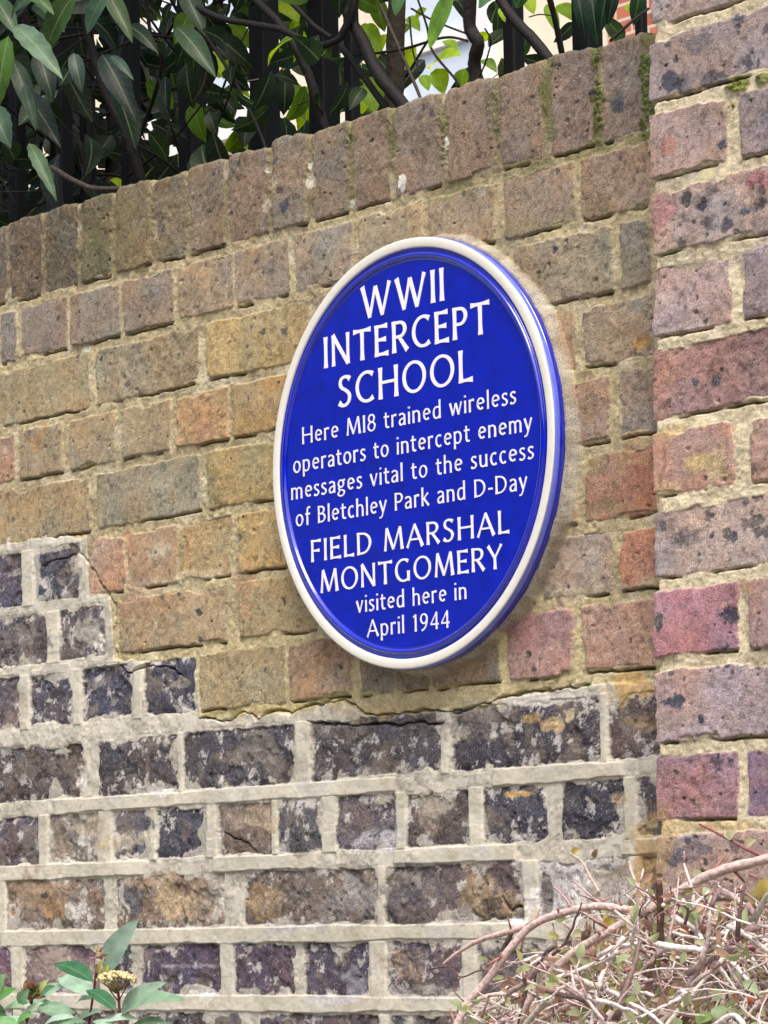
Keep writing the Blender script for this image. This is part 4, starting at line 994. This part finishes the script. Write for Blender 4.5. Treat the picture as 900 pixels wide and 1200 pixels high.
branch(mid, [(232, 195), (262, 130), (275, 90)], (3, 2), .35, .3)
branch(mid, [(445, 5), (465, 50), (490, 108), (500, 140)], (4, 4), .3, .3, BK2)
branch(mid, [(488, -5), (500, 30), (507, 60), (535, 95), (542, 115)], (2.5, 3.5), .24, .28)
branch(mid, [(415, 65), (470, 58), (520, 44), (548, 48)], (3.5, 3), .3, .3)
branch(mid, [(482, 10), (510, 25), (548, 40)], (2.5, 2.5), .3, .3)
branch(mid, [(568, 33), (575, 48), (570, 70), (562, 90)], (2, 2), .25, .28)
branch(mid, [(476, 90), (500, 50), (520, 20)], (3, 3), .35, .3)
branch(mid, [(480, 20), (484, 60), (492, 85)], (2.5, 2.5), .33, .3)
branch(mid, [(330, 130), (345, 125), (362, 118)], (1.5, 1.2), .3, .3)
branch(mid, [(290, 95), (305, 92), (318, 86)], (1.5, 1.0), .27, .27, tuple(lin((120, 112, 104))))
branch(mid, [(620, 20), (632, 17), (645, 18)], (1.5, 1.5), .3, .3)
branch(mid, [(576, 93), (584, 86), (590, 80)], (1.5, 1), .1, .1, BK2)
st_ = MB()
for (a, b) in ((388, 170), (500, 160), (562, 110), (655, 85)):
    p = P3(a, b, .32); st_.tube([p, p+Vector((.03, .06, -.9)), Vector((p.x+.05, .5, 0))], [.008, .014, .022], BK, 8)
st_.build('trunk', M_BARK, mid)
lm = MB()
YG = [(140, 176, 40), (120, 160, 44), (150, 186, 60), (104, 142, 48), (96, 130, 54)]
L(lm, (531, -12), (502, 58), 19, .18, (104, 150, 74))
L(lm, (600, -22), (558, 8), 30, .2, (92, 136, 92))
L(lm, (470, -12), (463, 18), 14, .2, (92, 130, 90))
for (a, b, w2, y) in (((345, 44), (312, 76), 22, .3), ((352, 62), (330, 82), 18, .36), ((322, 0), (350, 24), 32, .5), ((330, 95), (358, 140), 22, .5), ((362, 100), (350, 152), 20, .55), ((440, 10), (452, 28), 16, .5),
    ((425, 30), (447, 60), 24, .5), ((488, 55), (470, 82), 22, .42), ((520, 48), (536, 60), 14, .4), ((540, 65), (500, 80), 26, .38), ((512, 80), (520, 110), 22, .38), ((495, 88), (502, 106), 14, .35),
    ((545, 80), (540, 106), 18, .4), ((565, 70), (582, 84), 14, .4), ((478, 20), (492, 36), 14, .45), ((500, 10), (486, 22), 10, .4), ((425, 100), (440, 132), 24, .45), ((428, 112), (424, 134), 16, .5),
    ((640, 5), (655, 40), 14, .4), ((655, 5), (672, 24), 18, .45), ((615, -6), (626, 16), 16, .4), ((268, 70), (255, 92), 14, .5), ((276, 160), (290, 175), 14, .45), ((298, 150), (288, 172), 16, .5), ((250, 60), (262, 92), 12, .45),
    ((735, 5), (748, 18), 14, .5), ((430, -5), (440, 20), 22, .55), ((455, 40), (440, 70), 18, .55), ((585, 10), (592, 26), 8, .4), ((310, 60), (325, 45), 12, .5), ((470, 40), (484, 28), 12, .5), ((130, 210), (146, 222), 12, .5)):
    L(lm, a, b, w2, y, rd.choice(YG), face=.75, seg=8, tilt=(rd.uniform(-.3, .3), 0, rd.uniform(-.2, .4)))
for _ in range(210):
    px = rd.uniform(240, 760); py = rd.uniform(-420, -70); y = rd.uniform(.3, 1.1)
    p = P3(px, py, y); d = rnd_dir((0, 0, -.6)); ln_ = rd.uniform(.05, .09)
    lm.leaf(p, p+d*ln_, VD+rnd_dir()*.8, ln_*.5, tuple(lin(rd.choice(YG))), seg=6, rng=rd)
for _ in range(300):
    px = rd.uniform(150, 445) if rd.random() < .85 else rd.uniform(440, 760); py = rd.uniform(-60, 200); y = rd.uniform(.55, 1.5)
    p = P3(px, py, y); d = rnd_dir((0, 0, -.6)); ln_ = rd.uniform(.04, .075)
    lm.leaf(p, p+d*ln_, VD+rnd_dir()*.8, ln_*.5, tuple(lin(rd.choice([(46, 70, 34), (34, 54, 32), (104, 144, 46), (28, 46, 28), (24, 40, 26)]))*.8), seg=6, rng=rd)
for (a, b, w2, c) in (((690, -20), (700, 52), 22, (30, 52, 42)), ((712, -15), (702, 40), 18, (34, 58, 46)), ((676, -10), (686, 46), 16, (28, 48, 38)), ((722, -20), (712, 30), 14, (30, 50, 42)), ((752, -15), (742, 30), 16, (36, 60, 40)), ((620, -20), (604, 10), 20, (50, 84, 54))):
    L(lm, a, b, w2, .38, c, seg=8)
for _ in range(46):
    px = rd.uniform(170, 450); py = rd.uniform(-30, 170); y = rd.uniform(.24, .40); p = P3(px, py, y)
    if p.z < 2.43: continue
    d = rnd_dir((0, 0, -.6)); ln_ = rd.uniform(.035, .065)
    lm.leaf(p, p+d*ln_, VD+rnd_dir()*.8, ln_*.5, tuple(lin(rd.choice([(38, 60, 32), (28, 46, 30), (80, 116, 40), (32, 52, 34)]))*.7), seg=6, rng=rd)
lm.build('leaves', M_BACK, mid)

# dark evergreen behind on the left
ev = empty('evergreen_shrub', (-2.4, 1.0, 0), 'dense dark evergreen shrub filling the corner behind the laurel', 'shrub')
eb = MB(); es = MB(); r2 = random.Random(21)
for _ in range(5200):
    y = r2.uniform(.62, 1.9); px = r2.uniform(-420, 300); py = r2.uniform(-420, 330)
    if px > 90 and r2.random() < (px-90)/170+.25: continue
    p = P3(px, py, y); d = Vector((r2.gauss(0, 1), r2.gauss(0, 1), r2.gauss(-.4, .8))).normalized(); ln_ = r2.uniform(.06, .1)
    eb.leaf(p, p+d*ln_, Vector((r2.gauss(0, 1), r2.gauss(-.6, 1), r2.gauss(.5, 1))), ln_*.45, tuple(lin(r2.choice([(24, 40, 28), (20, 34, 26), (30, 48, 28), (18, 30, 24)]))), seg=4, rng=r2)
for _ in range(14):
    q = P3(r2.uniform(-350, 120), 100, r2.uniform(.7, 1.8))
    es.tube(spline([(q.x*.7-.7, q.y*.7+.3, 0), (q.x, q.y, 1.6), (q.x+r2.uniform(-.1, .1), q.y, 3.1)], 5), [.02]*5+[.013]*5+[.006], BK, 6)
eb.build('leaves', M_LEAF, ev); es.build('stems', M_BARK, ev)


# ------------------------------------------------------------------ twiggy shrub in front of the pier, bottom right
coto = empty('cotoneaster_shrub', (.45, -.3, 0), 'half bare twiggy shrub with arching pinkish stems and a red berry below the pier', 'shrub')
TW = [tuple(lin(c)) for c in ((186, 168, 164), (172, 152, 148), (204, 194, 188), (156, 134, 130), (136, 108, 108), (206, 198, 192), (108, 88, 84), (178, 168, 154))]
def stem(path, wpx, y0, y1, c, name='stem'):
    m = len(path)
    sp = spline([P3(a, b, y0+(y1-y0)*i/(m-1)) for i, (a, b) in enumerate(path)], 7); k = len(sp)
    r = [rad(wpx[0]+(wpx[1]-wpx[0])*i/(k-1), y0) for i in range(k)]
    c = tuple(np.array(c)*.75+56) if c[0] > 140 else c
    mb = MB(); mb.tube(sp, [q*1.05 for q in r], tuple(lin(c)), n=8, rough=.13, rng=rd)
    for i in range(3, k-2, 3):        # buds and broken spurs
        if rd.random() < .75:
            d = rnd_dir((0, -.1, .2)); q = sp[i]+d*r[i]*rd.uniform(2.0, 6.5)
            mb.tube([sp[i], q], [r[i]*.45, r[i]*.2], tuple(lin((150, 104, 96))), 5)
    return mb.build(name, M_TWIG, coto)
stem([(925, 998), (900, 1006), (840, 1022), (795, 1045), (770, 1060), (730, 1082), (705, 1096), (670, 1118), (640, 1146), (615, 1180), (598, 1215)], (10, 8), -.22, -.30, (176, 148, 138))
stem([(775, 1063), (740, 1066), (700, 1062), (655, 1071), (622, 1086), (597, 1113), (570, 1150), (547, 1178), (532, 1210)], (7, 9), -.20, -.26, (180, 150, 142))
stem([(624, 1084), (595, 1092), (565, 1101), (540, 1114), (519, 1130)], (8, 3), -.225, -.24, (172, 140, 132))
stem([(601, 1090), (590, 1112), (577, 1137)], (6, 4), -.21, -.21, (92, 74, 66))
stem([(772, 1032), (774, 1068), (774, 1100), (782, 1126), (802, 1131), (830, 1108), (850, 1078), (880, 1063), (925, 1050)], (7, 9), -.3, -.24, (96, 74, 62))
stem([(731, 1098), (716, 1122), (704, 1148), (697, 1180), (692, 1215)], (5, 6), -.38, -.4, (204, 192, 184))
stem([(548, 1180), (575, 1166), (610, 1166), (648, 1164)], (5, 4), -.27, -.25, (180, 152, 144))
stem([(745, 1215), (800, 1180), (845, 1140), (880, 1118), (920, 1098)], (6, 5), -.36, -.3, (190, 168, 152))
stem([(660, 1215), (700, 1182), (740, 1160), (800, 1147), (835, 1150)], (6, 4), -.3, -.3, (178, 156, 144))
stem([(820, 966), (850, 981), (875, 995), (905, 1008)], (2.5, 4), -.16, -.2, (132, 84, 84))
stem([(700, 1130), (720, 1140), (745, 1120), (760, 1090)], (5, 5), -.25, -.25, (170, 140, 128))
stem([(600, 1215), (640, 1192), (690, 1165), (720, 1150)], (5, 5), -.27, -.27, (184, 158, 148))
stem([(770, 1215), (815, 1160), (850, 1120)], (5, 4), -.42, -.38, (196, 178, 160))
stem([(880, 1215), (860, 1190), (830, 1206), (800, 1215)], (6, 5), -.45, -.45, (206, 196, 190))
stem([(500, 1137), (525, 1133), (540, 1145), (560, 1138), (578, 1137)], (1.6, 1.6), -.16, -.17, (86, 62, 60))
stem([(540, 1145), (532, 1160), (545, 1175)], (1.4, 1.4), -.16, -.18, (86, 62, 60))
stem([(672, 1032), (690, 1048), (706, 1060), (716, 1066)], (2, 3), -.2, -.22, (150, 112, 106))
stem([(737, 1010), (745, 1035), (758, 1052), (770, 1062)], (3, 4), -.22, -.24, (156, 124, 112))
stem([(668, 1000), (682, 1010), (692, 1028), (702, 1045)], (2, 2.5), -.15, -.18, (170, 136, 118))
stem([(650, 1040), (662, 1052), (668, 1062)], (2, 3), -.2, -.22, (150, 104, 104))
stk = MB()
for (x, y) in ((.28, -.28), (.42, -.36), (.55, -.3)):
    stk.tube(spline([(x*.5+.2, -.35, 0), (x, y-.03, .7), (x, y, 1.33)], 6), [.016]*6+[.011]*6+[.006], TW[3], 8, rough=.1)
stk.build('trunk', M_TWIG, coto)
def top_py(px): return float(np.interp(px, [520, 560, 600, 650, 700, 760, 820, 900, 1200], [1240, 1178, 1140, 1085, 1060, 1050, 1035, 1020, 1010]))
tws = MB(); lvs = MB()
LEAFC = [(150, 160, 120), (136, 150, 108), (158, 164, 132), (124, 138, 92), (164, 172, 140), (156, 158, 100), (164, 138, 116), (176, 152, 126), (150, 164, 126)]
def above(p):
    q = np.array(p)-CAM; t = q@fw
    return 600-F_PX*(q@up)/t < top_py(450+F_PX*(q@rt)/t)-14
def grow(p, d, ln_, r0, depth, c):
    '''a twig that wanders, tapers, carries buds and forks'''
    n_ = max(3, int(ln_/.011)); pts = [p]; d = Vector(d)
    for k in range(n_):
        d = (d+rnd_dir()*.22+Vector((0, 0, -.05))).normalized(); p = p+d*(ln_/n_)
        if k > 1 and above(p): break
        pts.append(p)
    n_ = len(pts)-1
    tws.tube(pts, [r0*(1-.6*k/n_)*(1+.12*(k % 2)) for k in range(n_+1)], c, 5)
    for k in range(1, n_+1):
        if depth < 2 and rd.random() < .42:
            side = (d+rnd_dir()*1.0).normalized(); grow(pts[k], side, ln_*rd.uniform(.25, .55), r0*.62, depth+1, rd.choice(TW))
        elif rd.random() < .3:
            q = pts[k]+rnd_dir()*r0*3; tws.tube([pts[k], q], [r0*.7, r0*.3], tuple(lin((140, 96, 92))), 4)
        if rd.random() < .13:
            dd = (d+rnd_dir()*.9).normalized(); l3 = rd.uniform(.007, .016)
            lvs.leaf(pts[k], pts[k]+dd*l3, VD+rnd_dir()*.8, l3*.5, tuple(lin(rd.choice(LEAFC))), seg=5, fold=.35, rng=rd)
fam = [R(8), R(22), R(32), R(-18), R(168), R(195), R(205), R(150), R(60), R(-40)]
for i in range(430):
    u = rd.random()
    px = 560+400*u**.8; tp = top_py(px)
    py = tp+10+(rd.random()**.9)*200 if i < 340 else rd.uniform(1190, 1400)
    y = rd.uniform(-.46, -.10) if py > tp+50 else rd.uniform(-.32, -.16)
    an = rd.choice(fam)+rd.gauss(0, .25)
    if (py < tp+40 or px < 660) and math.sin(an) > .3: an = -an
    d = Vector((math.cos(an), rd.gauss(0, .35), math.sin(an))).normalized()
    grow(P3(px, py, y), d, rd.uniform(.04, .12)*(1 if px > 620 else .55), rd.choice([.0009, .0012, .0016, .0022, .0032]), 0 if px > 620 else 1, rd.choice(TW))
# curled dry leaves and litter caught deep in the shrub
for i in range(1100):
    px = rd.uniform(600, 960); tp = top_py(px)
    py = tp+34+rd.random()*260; y = rd.uniform(-.26, -.09); p = P3(px, py, y)
    dd = rnd_dir(); l3 = rd.uniform(.012, .03)
    cc = rd.choice([(140, 120, 102), (164, 144, 126), (112, 96, 84), (180, 164, 146), (126, 124, 98), (150, 126, 114), (196, 182, 166), (150, 154, 122)])
    lvs.leaf(p, p+dd*l3, VD+rnd_dir()*1.2, l3*.5, tuple(lin(cc)), seg=5, fold=.6, bend=rd.uniform(-.3, .4), rng=rd)
for (a, b, wpx, y, c) in (((683, 1196), (688, 1160), 14, -.3, (110, 112, 66)), ((705, 1196), (748, 1160), 18, -.3, (106, 106, 58)), ((690, 1210), (700, 1172), 12, -.32, (116, 116, 70)),
        ((738, 1075), (742, 1096), 11, -.26, (168, 176, 146)), ((770, 1082), (785, 1075), 10, -.28, (160, 168, 138)), ((765, 1090), (780, 1084), 10, -.28, (140, 152, 118)), ((805, 1058), (820, 1078), 9, -.27, (120, 146, 104)), ((800, 1062), (812, 1084), 9, -.27, (132, 150, 110)),
        ((826, 1038), (832, 1056), 9, -.24, (170, 186, 158)), ((812, 1022), (825, 1030), 9, -.22, (156, 172, 140)), ((852, 982), (862, 974), 9, -.18, (176, 184, 154)), ((872, 992), (886, 984), 8, -.18, (172, 180, 148)), ((850, 976), (856, 984), 7, -.18, (168, 176, 140)),
        ((720, 1078), (706, 1088), 12, -.25, (160, 150, 84)), ((768, 1120), (770, 1142), 9, -.33, (116, 120, 74)), ((770, 1148), (786, 1162), 12, -.36, (136, 104, 84)), ((885, 1045), (880, 1060), 14, -.26, (150, 156, 110)), ((905, 1030), (885, 1052), 14, -.26, (170, 166, 100)),
        ((882, 1085), (894, 1098), 12, -.27, (140, 168, 128)), ((860, 1085), (878, 1076), 9, -.27, (176, 170, 118)), ((838, 1180), (848, 1196), 16, -.42, (150, 172, 136)), ((815, 1196), (840, 1190), 12, -.42, (140, 170, 110)), ((870, 1150), (890, 1165), 12, -.4, (150, 170, 140)), ((800, 1196), (790, 1204), 14, -.42, (156, 178, 138)), ((845, 1160), (835, 1172), 12, -.4, (166, 184, 150)), ((680, 995), (668, 1000), 7, -.15, (178, 166, 96)), ((695, 1005), (700, 995), 6, -.15, (120, 110, 80))):
    L(lvs, a, b, wpx, y, c, seg=8, fold=.3)
tag(tws.build('twigs', M_TWIG, coto), kind='stuff'); lvs.build('leaves', M_BACK, coto)
bm_ = MB(); bm_.blob(P3(881, 1172, -.4), rad(9, -.4), tuple(lin((190, 70, 42))), sub=2); bm_.build('berry', mat_plain('berry_skin', tuple(lin((186, 66, 40))), .35, .5, .15, 200), coto)

# ------------------------------------------------------------------ viburnum, bottom left
vib = empty('viburnum_shrub', (-.7, -.28, 0), 'small evergreen shrub with pale leaves and a cream flower head at the wall foot', 'shrub')
VY = -.25
sm = MB(); RS = tuple(lin((98, 44, 42)))
for path, wd in (([(103, 1210), (107, 1180), (111, 1154), (114, 1130)], 3.2), ([(142, 1205), (140, 1186), (139, 1168), (137, 1152)], 3.6), ([(28, 1205), (33, 1190), (37, 1172)], 5), ([(135, 1190), (128, 1178), (122, 1170)], 1.6), ([(140, 1172), (146, 1160), (150, 1152)], 1.6), ([(140, 1175), (130, 1162), (126, 1152)], 1.6)):
    sp = spline([P3(a, b, VY) for a, b in path], 5); sm.tube(sp, rad(wd, VY), RS, 7)
for (a, b) in ((103, 1210), (142, 1205), (28, 1205)):
    p = P3(a, b, VY); sm.tube(spline([p, p+Vector((.02, .02, -.5)), (p.x+.05, -.3, 0)], 5), [.003]*5+[.006]*5+[.01], RS, 7)
for _ in range(9):
    p = Vector((rd.uniform(-1.1, -.6), rd.uniform(-.4, -.2), rd.uniform(1.2, 1.36))); sm.tube(spline([p, (p.x*.8-.16, -.3, .6), (-.8, -.3, 0)], 5), [.002]*5+[.005]*5+[.01], RS, 6)
sm.build('stems', M_TWIG, vib)
vl = MB()
PALE, MIDG, DK = (142, 168, 148), (104, 136, 108), (52, 96, 66)
for (a, b, wpx, y, c, tl) in (((122, 1138), (160, 1077), 25, VY+.02, (140, 166, 152), (0, 0, 0)), ((109, 1151), (61, 1127), 20, VY-.02, DK, (0, 0, .4)), ((108, 1166), (68, 1143), 26, VY+.02, PALE, (0, 0, .3)), ((136, 1184), (100, 1158), 17, VY-.04, DK, (0, 0, .5)),
        ((141, 1187), (192, 1150), 20, VY+.02, PALE, (.2, 0, .2)), ((143, 1190), (214, 1168), 27, VY-.03, (120, 150, 122), (0, 0, .5)), ((108, 1206), (162, 1192), 16, VY-.04, (160, 186, 166), (0, 0, .6)), ((40, 1182), (88, 1186), 15, VY-.02, (124, 154, 128), (0, 0, .5)), ((40, 1180), (76, 1152), 20, VY+.02, PALE, (0, 0, .2)),
        ((36, 1178), (-6, 1188), 16, VY-.02, (140, 168, 138), (0, 0, .5)), ((-8, 1180), (18, 1158), 18, VY-.03, (84, 132, 60), (0, 0, .3)), ((30, 1205), (4, 1192), 16, VY-.05, (150, 178, 152), (0, 0, .5)), ((48, 1206), (86, 1190), 15, VY-.05, (156, 180, 160), (0, 0, .5)), ((60, 1205), (100, 1196), 14, VY-.05, MIDG, (0, 0, .4)),
        ((42, 1166), (56, 1148), 9, VY, (176, 176, 118), (0, 0, 0)), ((-6, 1160), (6, 1142), 16, VY, (120, 156, 112), (0, 0, 0)), ((22, 1176), (34, 1160), 14, VY-.02, MIDG, (0, 0, 0)), ((46, 1170), (64, 1155), 12, VY-.02, (76, 116, 76), (0, 0, .3)), ((90, 1175), (112, 1168), 13, VY+.03, (146, 170, 150), (0, 0, .4)),
        ((70, 1192), (30, 1172), 17, VY+.01, (128, 156, 130), (0, 0, .3)), ((20, 1196), (58, 1176), 16, VY-.01, (150, 176, 150), (0, 0, .4)), ((88, 1203), (118, 1182), 15, VY, (134, 162, 136), (0, 0, .4)), ((-8, 1196), (24, 1204), 15, VY-.06, (110, 150, 104), (0, 0, .5)), ((150, 1205), (200, 1198), 14, VY-.03, MIDG, (0, 0, .5)), ((85, 1205), (60, 1180), 18, VY, PALE, (0, 0, .4)), ((0, 1205), (-10, 1170), 20, VY-.03, MIDG, (0, 0, .2)), ((132, 1205), (108, 1196), 12, VY-.05, PALE, (0, 0, .5)), ((14, 1206), (40, 1188), 14, VY-.05, (96, 140, 74), (0, 0, .4)), ((118, 1146), (128, 1130), 8, VY-.01, (150, 160, 90), (0, 0, 0)), ((113, 1140), (122, 1122), 5, VY-.01, (160, 150, 96), (0, 0, 0))):
    L(vl, a, b, wpx*1.18, y, c, face=.7, seg=10, fold=.22, bend=.08, tilt=tl)
for _ in range(260):
    p = Vector((rd.uniform(-1.25, -.55), rd.uniform(-.5, -.15), rd.uniform(.7, 1.372))); d = rnd_dir((0, -.2, .4)); ln_ = rd.uniform(.04, .065)
    vl.leaf(p, p+d*ln_, Vector((0, -.5, .8))+rnd_dir()*.6, ln_*.42, tuple(lin(rd.choice([PALE, MIDG, DK, (90, 124, 90)]))), seg=6, fold=.25, rng=rd)
vl.build('leaves', M_LEAF, vib)
fl = MB(); cpt = P3(136, 1148, VY-.005)
for _ in range(150):
    a = rd.uniform(0, 2*math.pi); r_ = math.sqrt(rd.random())
    p = cpt+Vector((math.cos(a)*r_*.024, math.sin(a)*r_*.018, .0105*math.sqrt(max(0, 1-r_*r_))-.003+rd.uniform(-.001, .001)))
    fl.blob(p, rd.uniform(.0016, .0027), tuple(lin(rd.choice([(196, 182, 136), (184, 168, 122), (206, 194, 152), (170, 152, 106)]))))
for _ in range(18):
    p = cpt+Vector((rd.uniform(-.015, .015), rd.uniform(-.01, .01), -.003)); fl.tube([cpt+Vector((0, 0, -.014)), p], [.0009, .0006], tuple(lin((120, 108, 66))), 4)
fl.build('flower_head', M_TWIG, vib)
for (a, b, sc, cc) in ((115, 1119, .8, (150, 124, 104)), (36, 1166, 1.25, (104, 84, 58))):
    bd = MB(); c0 = P3(a, b, VY-.01)
    for _ in range(16):
        d = rnd_dir((0, 0, .8)); p = c0+d*.004*sc
        bd.leaf(p-d*.003, p+d*.010*sc, rnd_dir(), .005*sc, tuple(lin([v*rd.uniform(.8, 1.25) for v in cc])), seg=4, fold=.6, rng=rd)
    bd.blob(c0, .0048*sc, tuple(lin(cc)), sub=2); bd.build('bud', M_TWIG, vib)
